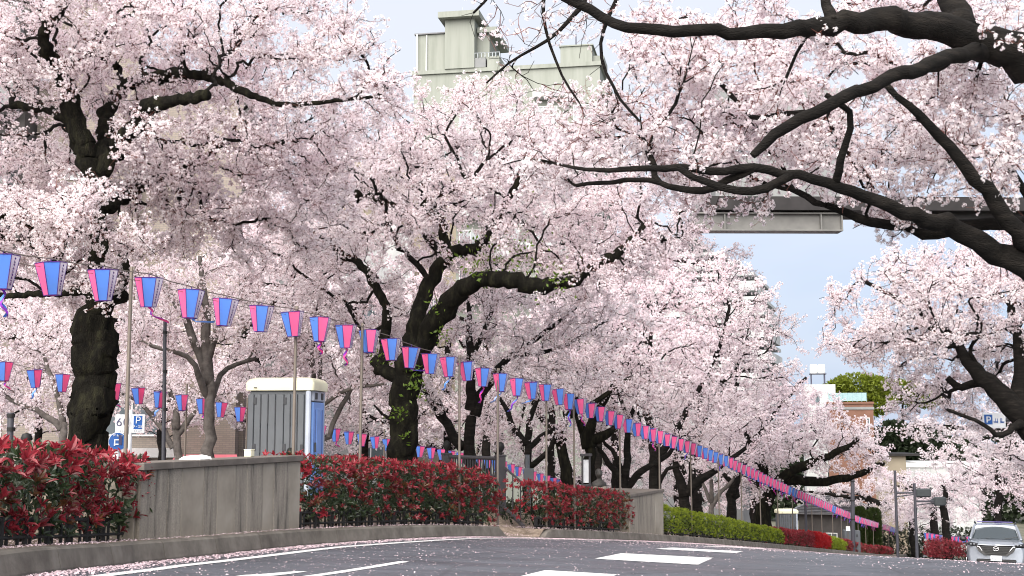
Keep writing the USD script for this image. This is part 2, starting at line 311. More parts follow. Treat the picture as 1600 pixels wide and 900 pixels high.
STATS = {'sprays': 0, 'tri': 0}
def cherry(name, label, limbs, crowns, seed, group=None, kinds=('full',), tips=12.0, per=1.0, bark='bark', sides=14, seg=.24, rough_amp=.45, burl=0.0, spray_scale=1.0, twig_r=.006, minz=None, gap=.42, droop=.0, leaves=None):
    """limbs: lists of (point, radius); the first is the trunk. crowns: (centre, radii) ellipsoids that the flowering twigs fill, grown from the nearest wood."""
    rng = np.random.default_rng(seed)
    base = np.asarray(limbs[0][0][0], float)
    t = thing(name, label, 'cherry tree', base, 0, group)
    P, PAR, R, LEN, D = [], [], [], [], []
    for k, L in enumerate(limbs):
        q = spline([[*p, r] for p, r in L], seg)
        if len(q) > 4:
            jit = rng.normal(size=(len(q), 3)) * np.minimum(q[:, 3:4] * .22, .03); jit[[0, -1]] = 0; q[:, :3] += jit
        m = limb_mesh(q, sides if k == 0 else max(7, sides - 4), rough_amp * (1 if k == 0 else .6), seed + k, burl if k == 0 else burl * .4)
        m.vertices -= base
        obj('trunk' if k == 0 else 'limb', m, bark, t, smooth=True); STATS['tri'] += len(m.faces)
        par = -1 if not P else int(np.argmin(np.linalg.norm(np.array(P) - q[0, :3], axis=1)))
        l0 = 0 if par < 0 else LEN[par]
        for i, row in enumerate(q):
            P.append(row[:3]); PAR.append(par if i == 0 else len(P) - 2); R.append(row[3]); LEN.append(l0 + i * seg)
            D.append((q[min(i + 1, len(q) - 1), :3] - q[max(i - 1, 0), :3]))
    nl = len(P)
    N = nl + 30000
    A = np.zeros((N, 3)); A[:nl] = P; DD = np.zeros((N, 3)); DD[:nl] = D; PR = np.full(N, -1); PR[:nl] = PAR; LL = np.zeros(N); LL[:nl] = LEN
    DD[:nl] /= np.linalg.norm(DD[:nl], axis=1, keepdims=True) + 1e-9
    usable = np.zeros(N, bool); hi = base[2] + (1.6 if minz is None else minz); usable[:nl] = A[:nl, 2] > hi
    if not usable.any(): usable[nl - 1] = True
    n = nl; pts = []
    for c, rad in crowns:
        rad = np.asarray(rad, float); cnt = int(tips * math.pi * rad[0] * rad[2]); cnt = max(cnt, 6)
        u = rng.normal(size=(cnt * 3, 3)); u /= np.linalg.norm(u, axis=1, keepdims=True); u *= rng.uniform(0, 1, (len(u), 1)) ** (1 / 2.6)
        p = np.asarray(c) + u * rad
        keep = meshkit.noise(p / 1.1 + seed, seed) + .5 * (meshkit.noise(p / .45 + seed, seed + 1) - .5) > gap
        pts.append(p[keep][:cnt])
    pts = np.vstack(pts)
    d0 = np.array([np.min(np.linalg.norm(A[:nl][usable[:nl]] - p, axis=1)) for p in pts])
    tipflag = np.zeros(N, bool)
    for k in np.argsort(d0 + rng.normal(size=len(d0)) * .25):
        T = pts[k]; V = T - A[:n]; dist = np.linalg.norm(V, axis=1)
        cosb = (V * DD[:n]).sum(1) / (dist + 1e-6)
        cost = dist * (1.25 - .35 * cosb) + .12 * LL[:n]; cost[~usable[:n]] = 1e9
        j = int(np.argmin(cost)); L = dist[j]
        if L < .06: continue
        m = max(1, int(math.ceil(L / seg))); 
        if n + m >= N: break
        ctrl = A[j] + DD[j] * L * .38 + np.array([0, 0, .10 * L - droop * L]) ; u = (np.arange(1, m + 1) / m)[:, None]
        path = (1 - u) ** 2 * A[j] + 2 * u * (1 - u) * ctrl + u ** 2 * T
        path[:-1] += rng.normal(size=(m - 1, 3)) * .035 * min(1, L)
        A[n:n + m] = path; PR[n:n + m] = np.r_[j, np.arange(n, n + m - 1)]; LL[n:n + m] = LL[j] + seg * np.arange(1, m + 1)
        prev = np.vstack([A[j], path[:-1]]); dd = path - prev; DD[n:n + m] = dd / (np.linalg.norm(dd, axis=1, keepdims=True) + 1e-9)
        usable[n:n + m] = True; tipflag[n + m - 1] = True; n += m
    rr = np.zeros(n); rr[tipflag[:n]] = twig_r ** 2.15
    for i in range(n - 1, nl - 1, -1):
        rr[i] = max(rr[i], twig_r ** 2.15)
        if PR[i] >= nl: rr[PR[i]] += rr[i]
    r = rr ** (1 / 2.15); r[:nl] = R
    i = np.arange(nl, n); par = PR[i]
    ra = np.minimum(r[par], r[i] * 1.35); big = r[i] > .014
    mb = MB()
    for sel, ns in ((~big, 3), (big, 6)):
        if sel.any(): mb.add(*sticks(A[par[sel]], A[i[sel]] + DD[i[sel]] * .01, ra[sel], r[i[sel]], ns))
    tw = mb.get(); tw.vertices -= base; STATS['tri'] += len(tw.faces)
    obj('twigs', tw, 'bark' if bark != 'bark_pale' else 'bark_pale', t)
    tag(stage.GetPrimAtPath(str(t.GetPath()) + '/twigs'), kind='stuff')
    # blossoms on the young wood
    thin = i[r[i] < .020]
    reps = rng.random(len(thin)) * 2 * per
    cnt = np.floor(reps + rng.random(len(thin))).astype(int)
    src = np.repeat(thin, cnt); back = rng.uniform(0, 1, (len(src), 1))
    pos = A[PR[src]] * back + A[src] * (1 - back)
    dr = DD[src] + rng.normal(size=(len(src), 3)) * .65 + np.array([0, 0, .1])
    sc = rng.uniform(.75, 1.2, len(src)) * spray_scale
    instancer(t, 'crown', pos - base, dr, sc, kinds, rng, kind='stuff'); STATS['sprays'] += len(src)
    if leaves is not None:
        lm = MB()
        for c, rad, cnt in leaves:
            for q in range(cnt):
                g = np.asarray(c) + rng.normal(size=3) * rad; d = rng.normal(size=3); d[2] += .6; d /= np.linalg.norm(d); e = np.cross(d, rng.normal(size=3)); e /= np.linalg.norm(e); s = rng.uniform(.06, .12)
                lm.add(np.array([g, g + d * s * .5 + e * s * .25, g + d * s, g + d * s * .5 - e * s * .25]) - base, [[0, 1, 2], [0, 2, 3]])
        o = obj('young_leaves', lm.get(), 'young_leaf', t); tag(o, kind='stuff')
    return t
def limb(Y, pts, rscale=1.0):
    "pixels (x, y, half width[, depth offset]) of a limb seen Y metres ahead"
    out = []
    for q in pts:
        y = Y + (q[3] if len(q) > 3 else 0); out.append((at(q[0], q[1], y), q[2] * y / FPX * rscale))
    return out
def lobe(px, py, rx, ry, Y, dY): return at(px, py, Y), (rx * Y / FPX, dY, ry * Y / FPX)
# ------------------------------------------------------------------ ground, roads, kerb
mat('asphalt', {'g': ('geometry', {}), 'n': ('noise_texture', {'scale': .55, 'detail': 5.0, 'roughness': .6}), 'f': ('noise_texture', {'scale': 90.0, 'detail': 3.0}),
                'mp': ('mapping', {'mapping_type': 'point', 'rotation': (0, 0, 1.18), 'scale': (.25, 1.6, 1)}), 'n3': ('noise_texture', {'scale': .9, 'detail': 4.0, 'roughness': .6}),
                'r': ('rgb_ramp', {'ramp': [(.3, (.048, .052, .063)), (.7, (.084, .089, .105))]}), 'rf': ('rgb_ramp', {'ramp': [(.35, (.55, .55, .56)), (.7, (1.35, 1.35, 1.34))]}),
                'm': ('mix', {'mix_type': 'multiply', 'fac': .8}), 'rr': ('map_range', {'from_min': .35, 'from_max': .65, 'to_min': .36, 'to_max': .62}), 'b': ('bump', {'strength': .35, 'distance': .006}),
                'v': ('voronoi_texture', {'scale': .42, 'feature': 'distance_to_edge', 'detail': 2.0, 'roughness': .7}), 'cr': ('rgb_ramp', {'ramp': [(0, (.5, .5, .5)), (.010, (.75, .75, .75)), (.018, (1, 1, 1))]}), 'mc': ('mix', {'mix_type': 'multiply', 'fac': .7}), 'pt': ('rgb_ramp', {'ramp': [(.38, (.70, .70, .72)), (.58, (1.22, 1.22, 1.22))]}), 'mp2': ('mix', {'mix_type': 'multiply', 'fac': .8}), 'p': ('principled_bsdf', {'specular_ior_level': .5})},
    [('g.position', 'n.vector'), ('g.position', 'f.vector'), ('g.position', 'mp.vector'), ('mp.vector', 'n3.vector'), ('n.fac', 'r.fac'), ('f.fac', 'rf.fac'), ('r.color', 'm.color1'), ('rf.color', 'm.color2'),
     ('g.position', 'v.vector'), ('v.distance', 'cr.fac'), ('m.color', 'mc.color1'), ('cr.color', 'mc.color2'), ('n3.fac', 'pt.fac'), ('mc.color', 'mp2.color1'), ('pt.color', 'mp2.color2'), ('mp2.color', 'p.base_color'), ('n3.fac', 'rr.value'), ('rr.result', 'p.roughness'), ('f.fac', 'b.height'), ('b.normal', 'p.normal')])
rough('soil', (.035, .026, .019), (.10, .075, .05), 7, .95, .8, .03, c3=(.19, .14, .10))
rough('litter', (.10, .075, .055), (.23, .18, .14), 9, .95, .8, .02, c3=(.36, .29, .23))
rough('paving', (.16, .15, .14), (.24, .225, .21), 2.5, .85, .3, .01)
rough('kerb_concrete', (.075, .066, .056), (.13, .116, .10), 3.0, .85, .4, .008, c3=(.19, .172, .15))
rough('far_ground', (.08, .085, .06), (.16, .15, .12), .3, .95, .2, .02)
mat('road_paint', {'g': ('geometry', {}), 'n': ('noise_texture', {'scale': 16.0, 'detail': 6.0, 'roughness': .7}), 'r': ('rgb_ramp', {'ramp': [(.33, (.16, .16, .165)), (.42, (.56, .56, .55)), (.62, (.76, .76, .75))]}),
                   'p': ('principled_bsdf', {'roughness': .6})}, [('g.position', 'n.vector'), ('n.fac', 'r.fac'), ('r.color', 'p.base_color')])

def strip(name, mat_, s0, s1, ds, ta, tb, dt, zf, kind='structure', parent=None):
    S = np.arange(s0, s1 + ds / 2, ds); A, B = ta(S), tb(S); n = max(2, int(round(float(np.max(np.abs(B - A))) / dt)) + 1)
    U = np.linspace(0, 1, n)[None]; T = A[:, None] * (1 - U) + B[:, None] * U; SS = np.repeat(S[:, None], n, 1); x, y = xy(SS, T)
    o = obj(name, sheet(x, y, zf(x, y)), mat_, parent, smooth=True)
    if kind: tag(o, kind=kind)
    return o
cst = lambda c: (lambda S: np.full(len(S), float(c)))
# one sheet to the horizon, below everything else
S = np.r_[np.arange(-300, -60, 40), np.arange(-60, 120, 3), np.arange(120, 1500, 60)]; T = np.r_[np.arange(-900, -60, 60), np.arange(-60, 30, 3), np.arange(30, 900, 60)]
SS, TT = np.meshgrid(np.clip(S, -60, 1500), T, indexing='ij'); x, y = xy(np.repeat(S[:, None], len(T), 1), TT)
zg = zk(SS) - _cf(SS) * np.clip(TT - tk(SS), 0, 11) - .22
tag(obj('ground', sheet(x, y, zg), 'far_ground', smooth=True), kind='structure')
strip('road', 'asphalt', -25, 160, .5, lambda S: tk(S), lambda S: tk(S) + 12, .4, zroad)
GAP = (22.2, 24.1)
def zmedian(x, y):
    s, t = st(x, y); z = zk(s) + .20 + rise(t - tk(s))
    g = np.clip((s - GAP[0] + .3) / .3, 0, 1) * np.clip((GAP[1] + .3 - s) / .3, 0, 1); back = np.clip((tk(s) - .05 - t) / 2.2, 0, 1)
    return z - g * (1 - back) * .185
strip('median', 'litter', -20, 160, .3, cst(-19.2), lambda S: tk(S) - .12, .3, zmedian)
strip('side_road', 'asphalt', -40, 160, 1, cst(-27.5), cst(-19.4), 1, lambda x, y: zk(st(x, y)[0]) + .03)
strip('pavement', 'paving', -40, 160, 1, cst(-31), cst(-27.6), 1, lambda x, y: zk(st(x, y)[0]) + .15)
strip('pavement', 'paving', -25, 160, 1, lambda S: tk(S) + 12.05, lambda S: tk(S) + 16, 1, lambda x, y: zroad(x, y) + .13)

# kerb stones
kb = thing('kerb', None, None, kind='structure')
def kpoint(s, w=0.0):
    d = .05; a = np.array(xy(s - d, tk(s - d))); b = np.array(xy(s + d, tk(s + d))); e = (b - a) / np.linalg.norm(b - a); n = np.array([e[1], -e[0]])   # n points to the road
    return np.array(xy(s, tk(s))) + n * w
def kerb_run(s0, s1, taper0=False, taper1=False):
    s = s0
    while s < s1 - .05:
        step = 1.2 if s < 45 else 2.4; e = min(s + step, s1); a, b = s + .006, e - .006
        prof = [(.0, -.15), (.0, .03), (-.035, .185), (-.06, .205), (-.20, .208), (-.20, -.15)]
        n = 5; v = []
        for k in range(n):
            q = a + (b - a) * k / (n - 1)
            h = 1.0
            if taper1 and e >= s1 - .05: h = np.clip((s1 - q) / .45, .04, 1)
            if taper0 and s <= s0 + .05: h = min(h, np.clip((q - s0) / .45, .04, 1))
            for w, z in prof:
                p = kpoint(q, w); v.append([p[0], p[1], float(zroad(*kpoint(q, .01))) + (z * h if z > 0 else z)])
        m = len(prof); f = []
        for k in range(n - 1):
            for j in range(m):
                f.append([k * m + j, k * m + (j + 1) % m, (k + 1) * m + (j + 1) % m, (k + 1) * m + j])
        tri = [[x[0], x[2], x[1]] for x in f] + [[x[0], x[3], x[2]] for x in f]
        for k0, flip in ((0, 1), ((n - 1) * m, 0)):
            for j in range(1, m - 1):
                tri.append([k0, k0 + j, k0 + j + 1] if flip else [k0, k0 + j + 1, k0 + j])
        mm = trimesh.Trimesh(np.array(v), np.array(tri), process=False); trimesh.repair.fix_normals(mm)
        obj('kerb_stone', mm, 'kerb_concrete', kb)
        s = e
kerb_run(-1.5, GAP[0], taper1=True); kerb_run(GAP[1], 110, taper0=True)

# painted markings
def drape(quad_px, n=10, m=4, lift=.004):
    c = [on_road(*q)[:2] for q in quad_px]; U, V = np.meshgrid(np.linspace(0, 1, n), np.linspace(0, 1, m), indexing='ij')
    p = [(1 - U) * (1 - V) * c[0][k] + U * (1 - V) * c[1][k] + U * V * c[2][k] + (1 - U) * V * c[3][k] for k in range(2)]
    return sheet(p[0], p[1], zroad(p[0], p[1]) + lift)
mk = thing('road_markings', None, None, kind='structure')
strip('edge_line', 'road_paint', -1, 110, .4, lambda S: tk(S) + .42, lambda S: tk(S) + .57, .1, lambda x, y: zroad(x, y) + .004, kind=None, parent=mk)
for q in ([(929, 873.5), (971, 865), (1114, 872), (1091, 883)], [(1024, 858), (1052, 856), (1161, 862), (1150, 864.5)], [(1098, 854), (1120, 853), (1215, 857.5), (1206, 859)],
          [(808, 902), (852, 891.5), (965, 898.5), (940, 908)]):
    obj('crossing_stripe', drape(q, 8, 6), 'road_paint', mk)
obj('lane_line', drape([(470, 901), (625, 877.5), (640, 878.5), (500, 901)], 10, 3), 'road_paint', mk)
obj('lane_line', drape([(368, 900), (462, 893), (480, 894), (395, 903)], 6, 3), 'road_paint', mk)

# fallen petals: thick along the kerb, loose over the asphalt
leafy('fallen_petal', (.72, .56, .60), (.90, .80, .83), trans=.1)
def petals(n, sfun, wfun, size, zf, seed):
    r = np.random.default_rng(seed); s = sfun(r, n); w = wfun(r, n)
    x, y = xy(s, tk(s) + w); z = zf(x, y) + r.uniform(.006, .016, n); a = r.uniform(0, 2 * np.pi, n); L = r.uniform(*size, n); k = r.uniform(.5, .9, n)
    d = np.stack([np.cos(a), np.sin(a), r.normal(size=n) * .25], 1) * L[:, None]; e = np.stack([-np.sin(a), np.cos(a), r.normal(size=n) * .25], 1) * (L * k)[:, None]; c = np.stack([x, y, z], 1)
    v = np.stack([c - d / 2, c + e / 2, c + d / 2, c - e / 2], 1).reshape(-1, 3); i = np.arange(n)[:, None] * 4
    return v, np.vstack([i + [0, 1, 2], i + [0, 2, 3]])
mb = MB()
near = lambda a, b, p=1.7: (lambda r, n: a + (b - a) * r.random(n) ** p)
mb.add(*petals(15000, near(4, 40), lambda r, n: .02 + np.abs(r.normal(size=n)) * .17, (.016, .034), zroad, 1))
mb.add(*petals(3500, near(30, 70), lambda r, n: .02 + np.abs(r.normal(size=n)) * .25, (.03, .05), zroad, 2))
mb.add(*petals(5600, near(5, 45, 1.4), lambda r, n: .3 + np.abs(r.normal(size=n)) * 2.6, (.012, .027), zroad, 3))
mb.add(*petals(3200, near(6, 40, 1.2), lambda r, n: r.uniform(.5, 11.5, n), (.012, .026), zroad, 4))
mb.add(*petals(2600, near(16, 42, 1.1), lambda r, n: 10.5 - np.abs(r.normal(size=n)) * 2.2, (.02, .034), zroad, 8))
mb.add(*petals(9000, near(4, 36), lambda r, n: -.22 - np.abs(r.normal(size=n)) * .7, (.014, .03), zmedian, 5))
mb.add(*petals(1600, near(4, 30), lambda r, n: r.uniform(-.19, -.04, n), (.014, .026), lambda x, y: zroad(x, y) + .212, 6))
o = obj('fallen_petals', mb.get(), 'fallen_petal'); tag(o, 'pale pink cherry petals scattered over the asphalt and drifted along the kerb', 'fallen petals', kind='stuff')
# ------------------------------------------------------------------ buildings
rough('tower_render', (.19, .203, .176), (.235, .248, .22), 1.3, .85, .08, .01, c3=(.265, .276, .248), stretch=(1.6, 1.6, .10))
rough('white_render', (.35, .36, .37), (.41, .42, .42), .5, .85, .08, .01, c3=(.56, .56, .55))
rough('cream_render', (.25, .215, .165), (.31, .27, .205), .6, .85, .1, .01)
rough('grey_render', (.17, .175, .18), (.23, .235, .235), .5, .85, .1, .01)
rough('dark_concrete', (.05, .045, .045), (.09, .083, .08), .8, .85, .2, .01)
rough('red_tile', (.14, .072, .05), (.19, .097, .07), 1.2, .8, .2, .01)
rough('girder_steel', (.10, .098, .094), (.135, .132, .126), 1.5, .5, .1, .005, c3=(.165, .16, .152))
rough('girder_dark', (.010, .0085, .009), (.022, .019, .02), 2, .6, .1, .005)
rough('slate', (.13, .13, .14), (.21, .21, .225), 3, .7, .2, .01)
plain('navy_roof', (.06, .06, .09), .5)
plain('metal_rail', (.42, .45, .47), .35, .5, .6)
plain('aqua_panel', (.22, .34, .36), .2, .6)
plain('awning_pink', (.62, .16, .2), .7, .2)
plain('tank_white', (.72, .73, .66), .4)
plain('white_paint', (.78, .78, .78), .4)
mat('window_glass', {'p': ('principled_bsdf', {'base_color': (.10, .125, .14), 'roughness': .08, 'specular_ior_level': .9})})
mat('brick_tile', {'t': ('texture_coordinate', {}), 'mp': ('mapping', {'mapping_type': 'point', 'rotation': (1.5708, 0, 0)}), 'b': ('brick_texture', {'color1': (.20, .168, .142), 'color2': (.245, .205, .175), 'mortar': (.15, .135, .125), 'scale': 1.0, 'brick_width': .24, 'row_height': .075, 'mortar_size': .008}),
                   'p': ('principled_bsdf', {'roughness': .75})}, [('t.object', 'mp.vector'), ('mp.vector', 'b.vector'), ('b.color', 'p.base_color')])
def bx(x0, x1, y0, y1, z0, z1): return MB().box(((x0 + x1) / 2, (y0 + y1) / 2, (z0 + z1) / 2), (x1 - x0, y1 - y0, z1 - z0)).get()
def window(parent, x, z, w, h, y=0.0, frame='white_paint', bars=1, depth=.10):
    "a window in a wall whose face is at y, looking along -y"
    f = MB(); t = .06
    f.box((x, y - .01, z + h / 2 - t / 2), (w, depth, t)).box((x, y - .01, z - h / 2 + t / 2), (w, depth, t))
    for sx in (-1, 1): f.box((x + sx * (w / 2 - t / 2), y - .01, z), (t, depth, h - 2 * t))
    for k in range(bars): f.box((x - w / 2 + w * (k + 1) / (bars + 1), y - .008, z), (t * .7, depth * .8, h - 2 * t))
    o = obj('window', f.get(), frame, parent); obj('pane', bx(x - w / 2 + t, x + w / 2 - t, y - .02, y + .02, z - h / 2 + t, z + h / 2 - t), 'window_glass', o); return o

# pale green apartment tower far behind the trees
Y = 85.0; sc = Y / FPX; o0 = at(642, 620, Y); H = lambda py: float(at(700, py, Y)[2] - o0[2]); W = lambda px: (px - 642) * sc * 1.0
bt = thing('apartment_tower', 'pale green apartment tower with a capped shaft rising above the blossom', 'building', o0, -.18)
obj('wall', bx(0, 13.4, 0, 11, -14, H(118)), 'tower_render', bt)
obj('parapet', bx(-.15, 13.55, -.15, 11.1, H(118) + .003, H(112)), 'tower_render', bt)
obj('stair_block', bx(W(642), W(694), .5, 5, H(112), H(52)), 'tower_render', bt); obj('roof_edge', bx(W(642) - .1, W(694) - .004, .35, 5.1, H(52) + .003, H(50)), 'slate', bt)
obj('shaft', bx(W(694), W(742), -.25, 4, H(112), H(36)), 'tower_render', bt); obj('shaft_cap', bx(W(685), W(752), -.8, 4.6, H(36) + .003, H(27)), 'tower_render', bt)
obj('side_block', bx(W(742) + .004, W(762), .8, 5, H(112), H(54)), 'tower_render', bt); obj('side_cap', bx(W(742) + .06, W(775), .4, 5.4, H(54) + .003, H(46)), 'tower_render', bt)
obj('air_unit', bx(W(738), W(760), -.15, .7, H(112) + .02, H(97)), 'grey_render', bt); obj('cistern', bx(W(762) + .01, W(782), -.1, 2.2, H(112) + .01, H(95)), 'tower_render', bt)
m = MB(); 
for k in range(8): m.bar((W(742) + k * .26, -.2, H(97)), (W(742) + k * .26, -.2, H(90)), .025, n=5)
m.bar((W(742), -.2, H(90)), (W(742) + 1.85, -.2, H(90)), .03, n=5); obj('railing', m.get(), 'metal_rail', bt)
m = MB(); m.bar((W(645), .25, H(115)), (W(645), .25, H(52)), .06).bar((W(660), .42, H(110)), (W(660), .42, H(54)), .05); obj('downpipe', m.get(), 'white_paint', bt)
obj('antenna', MB().bar((W(716), 1, H(27)), (W(716), 1, H(8)), .035, .015).get(), 'metal_rail', bt)
obj('water_block', bx(W(870), W(922), 3, 6, H(150), H(66)), 'tower_render', bt); obj('water_block_side', bx(W(922) + .003, W(940), 3.4, 6, H(150), H(80)), 'tower_render', bt)
obj('block_cap', bx(W(868), W(924), 2.9, 6.1, H(66) + .003, H(64)), 'tower_render', bt); obj('antenna', MB().bar((W(893), 4, H(66)), (W(893), 4, H(40)), .06, .04).get(), 'navy_roof', bt)
obj('roof_wing', bx(W(780), W(950), 0.3, 8, H(160), H(142)), 'tower_render', bt); m = MB()
for k in range(14): m.bar((W(785) + k * .5, .35, H(142)), (W(785) + k * .5, .35, H(132)), .03, n=5)
m.bar((W(785), .35, H(132)), (W(785) + 6.6, .35, H(132)), .035, n=5); obj('railing', m.get(), 'metal_rail', bt)
obj('eaves', bx(W(838), W(905), -.9, .25, H(166), H(158)), 'white_render', bt)
for r in range(5):
    for c in range(5):
        zz = H(190 + 62 * r); xx = 1.5 + c * 2.7
        window(bt, xx, zz, 1.6, 1.3, 0.0)
        if r: 
            ob = obj('balcony', bx(xx - 1.25, xx + 1.25, -1.3, -.06, zz - 1.45, zz - .55), 'white_render', bt)
obj('balcony', bx(1.0, 4.2, -1.4, -.06, H(268), H(240)), 'aqua_panel', bt)

# cream house with a dark roof among the crowns
o0 = at(640, 440, 60); h = 60 / FPX
hs = thing('cream_house', 'cream house with navy roof and white drainpipe glimpsed through the blossom', 'building', o0, .12)
obj('wall', bx(-3.6, 2.3, 0, 8, -14, 6.0), 'cream_render', hs); obj('roof', MB().mesh(trimesh.convex.convex_hull([[-2.6, -.5, 4.1], [-.1, -.5, 4.1], [-2.4, 1.6, 5.4], [-.1, 1.6, 5.4], [-2.6, -.5, 4.0], [-.1, -.5, 4.0], [-.1, 1.6, 4.0], [-2.4, 1.6, 4.0]])).get(), 'navy_roof', hs)
window(hs, -1.1, 3.3, 1.3, 1.2, 0); window(hs, 1.2, -1, 1.3, 1.2, 0); window(hs, -2, -1.2, 1.3, 1.2, 0)
obj('balcony', bx(.35, 1.55, -.9, -.05, 3.0, 3.9), 'dark_concrete', hs)
m = MB()
for dx in (0, .25): m.tube([(.05, -.2, 5.2 - dx), (.05, -.2, 4.0 - dx), (-.6 - dx, -.2, 3.9 - dx), (-.75 - dx * .2, -.2, 3.5), (-.75 - dx * .6, -.2, -4)], .07, 8)
obj('drainpipe', m.get(), 'white_paint', hs)
# beige tiled apartment house at the left, beyond the far lane
o0 = at(-120, 690, 46)
bl = thing('brick_apartment_house', 'beige tiled apartment house behind the blossom at the left edge', 'building', o0, .10)
obj('wall', bx(-6, 11.5, 0, 12, -3, 14), 'brick_tile', bl); obj('wall_bay', bx(-8, 3.6, -1.6, -.003, 6, 20), 'dark_concrete', bl); obj('pier', bx(4.2, 7.6, -.5, -.003, 2.5, 20), 'brick_tile', bl)
for zz in (10.6, 7.4): window(bl, 5.4, zz, 1.1, 1.2, -.5)
for k in range(4): obj('balcony', bx(-4, 3.4, -2.6, -1.603, 6.2 + k * 3, 7.2 + k * 3), 'grey_render', bl)
window(bl, 7.6, .9, 2.6, 1.4, 0.0); window(bl, 1.6, .5, 2.4, 1.6, 0); obj('ledge', bx(5.4, 9.4, -.35, -.003, -.6, -.25), 'white_render', bl); obj('plinth', bx(-6, 11.6, -.25, -.003, -3, -1.1), 'grey_render', bl)
for k in range(2): obj('awning', trimesh.convex.convex_hull([[5.9 + 3.4 * k, -.1, -.5], [8.2 + 3.4 * k, -.1, -.5], [5.7 + 3.4 * k, -1.3, -1.15], [8.4 + 3.4 * k, -1.3, -1.15], [5.7 + 3.4 * k, -1.3, -1.25], [8.4 + 3.4 * k, -1.3, -1.25]]), 'awning_pink', bl)
o0 = at(290, 690, 48)
b2 = thing('beige_shop_house', 'low beige and white tiled building between the round sign and the slim tree', 'building', o0, .12)
obj('wall', bx(-3.8, 2.2, 0, 8, -3, 7), 'brick_tile', b2); obj('white_bay', bx(-.8, .9, -.4, -.003, -3, 3.4), 'white_render', b2); obj('band', bx(-3.9, -.81, -.12, -.003, -1.2, -.2), 'grey_render', b2); window(b2, 1.5, .4, 1.0, 1.4, 0)
o0 = at(470, 660, 56)
b3 = thing('white_flats', 'white flats behind the portable toilet seen through the branches', 'building', o0, .1)
obj('wall', bx(-4, 5, 0, 9, -5, 9), 'white_render', b3)
for r in range(3):
    for c in range(3): window(b3, -2.6 + c * 2.9, -1 + r * 3.1, 1.5, 1.4, 0)
# stepped white flats with balconies, right of centre
Y = 78; o0 = at(1160, 640, Y); h = Y / FPX
b4 = thing('balcony_flats', 'grey white flats with stepped balcony slabs left of the sky gap', 'building', o0, -.32)
zz = lambda py: (640 - py) * h
obj('wall', bx(-9, -.2, .8, 12, -12, zz(405)), 'grey_render', b4)
for k, (py, xr) in enumerate(((372, -2.6), (398, -1.0), (432, 1.0), (470, 1.5), (505, 1.6), (540, 1.7), (575, 1.7), (610, 1.7), (645, 1.7))):
    sl = obj('slab', bx(-9.2, xr, -.7, 8, zz(py), zz(py - 5)), 'white_render', b4)
    if k: obj('balcony', bx(-9.1, xr + .08, -.78, 7.9, zz(py + 24), zz(py + 9)), 'white_render', b4)
    if k > 1:
        window(b4, -2.0, zz(py + 13), 1.5, 1.15, .8); window(b4, -5.0, zz(py + 13), 1.5, 1.15, .8)
m = MB()
for k in range(9): m.bar((-3.4 + k * .45, -.6, zz(427)), (-3.4 + k * .45, -.6, zz(410)), .03, n=5)
m.bar((-3.4, -.6, zz(410)), (.2, -.6, zz(410)), .035, n=5); obj('railing', m.get(), 'white_paint', b4)
# elevated block on a steel girder across the street
Y = 42; h = Y / FPX; a = at(1080, 361, Y); b_ = at(1700, 361, Y)
eb = thing('elevated_passage', 'grey elevated passage on a steel girder crossing above the street', 'building', a, .02)
obj('girder', bx(0, 5.3, 0, .5, 0, .64), 'girder_steel', eb); obj('girder', bx(6.9, 14.5, .1, .5, .30, .64), 'girder_dark', eb)
m = MB()
for z in (.02, .62): m.box((2.65, -.09, z), (5.3, .17, .05))
for x in (.02, 1.16, 4.55, 5.28): m.box((x, -.08, .32), (.05, .14, .54))
obj('flange', m.get(), 'girder_steel', eb)
obj('deck_beam', bx(.55, 14.5, -.35, 1.6, .70, 1.18), 'girder_dark', eb)
obj('passage_wall', bx(.9, 5.75, .1, 5, 1.183, 5.2), 'grey_render', eb); obj('pillar', bx(13.6, 14.4, .6, 1.4, -16, .297), 'girder_steel', eb)
for k in range(3): window(eb, 1.7 + k * 1.55, 3.3, 1.0, 1.2, .1)
# brick red block, white block with tank, pale warehouse, house by the street end
Y = 120; h = Y / FPX; o0 = at(1350, 700, Y)
b5 = thing('red_brick_block', 'red brown brick block under the green treetops', 'building', o0, -.25)
obj('wall', bx(-3.4, 1.0, 0, 8, -14, 4.3), 'red_tile', b5); obj('band', bx(-3.5, 1.08, -.08, 8.1, 3.75, 4.0), 'grey_render', b5); obj('coping', bx(-3.5, 1.08, -.1, 8.1, 4.303, 4.5), 'red_tile', b5); window(b5, .45, 2.2, .35, 1.5, 0, bars=0)
m = MB()
for k in range(9): m.bar((-3.2 + k * .45, .4, 4.5), (-3.2 + k * .45, .4, 5.4), .03, n=5)
m.box((-1.4, .4, 5.0), (3.6, .03, .8)); obj('glass_railing', m.get(), 'aqua_panel', b5)
Y = 140; h = Y / FPX; o0 = at(1288, 640, Y)
b6 = thing('white_block', 'white block with two round rooftop water tanks', 'building', o0, -.2)
obj('wall', bx(-2.2, 1.3, 0, 7, -16, 2.9), 'white_render', b6); window(b6, -1, 1.2, 1.2, 1.2)
m = MB().bar((-1.3, 1, 2.9), (-1.3, 1, 4.1), .06).bar((.2, 1, 2.9), (.2, 1, 4.1), .06).bar((-1.3, 2.2, 2.9), (-1.3, 2.2, 4.1), .06).bar((.2, 2.2, 2.9), (.2, 2.2, 4.1), .06).box((-.55, 1.6, 4.15), (1.9, 1.6, .1)); obj('tank_stand', m.get(), 'navy_roof', b6)
for k in range(2): obj('water_tank', MB().lathe([(0, 4.2), (.38, 4.2), (.43, 4.35), (.43, 5.1), (.36, 5.25), (0, 5.3)], (-1.0 + .88 * k, 1.5, 0), 18).get(), 'tank_white', b6)
Y = 130; o0 = at(1440, 760, Y)
b7 = thing('pale_warehouse', 'long pale building with a white roof edge and beige end', 'building', o0, -.1)
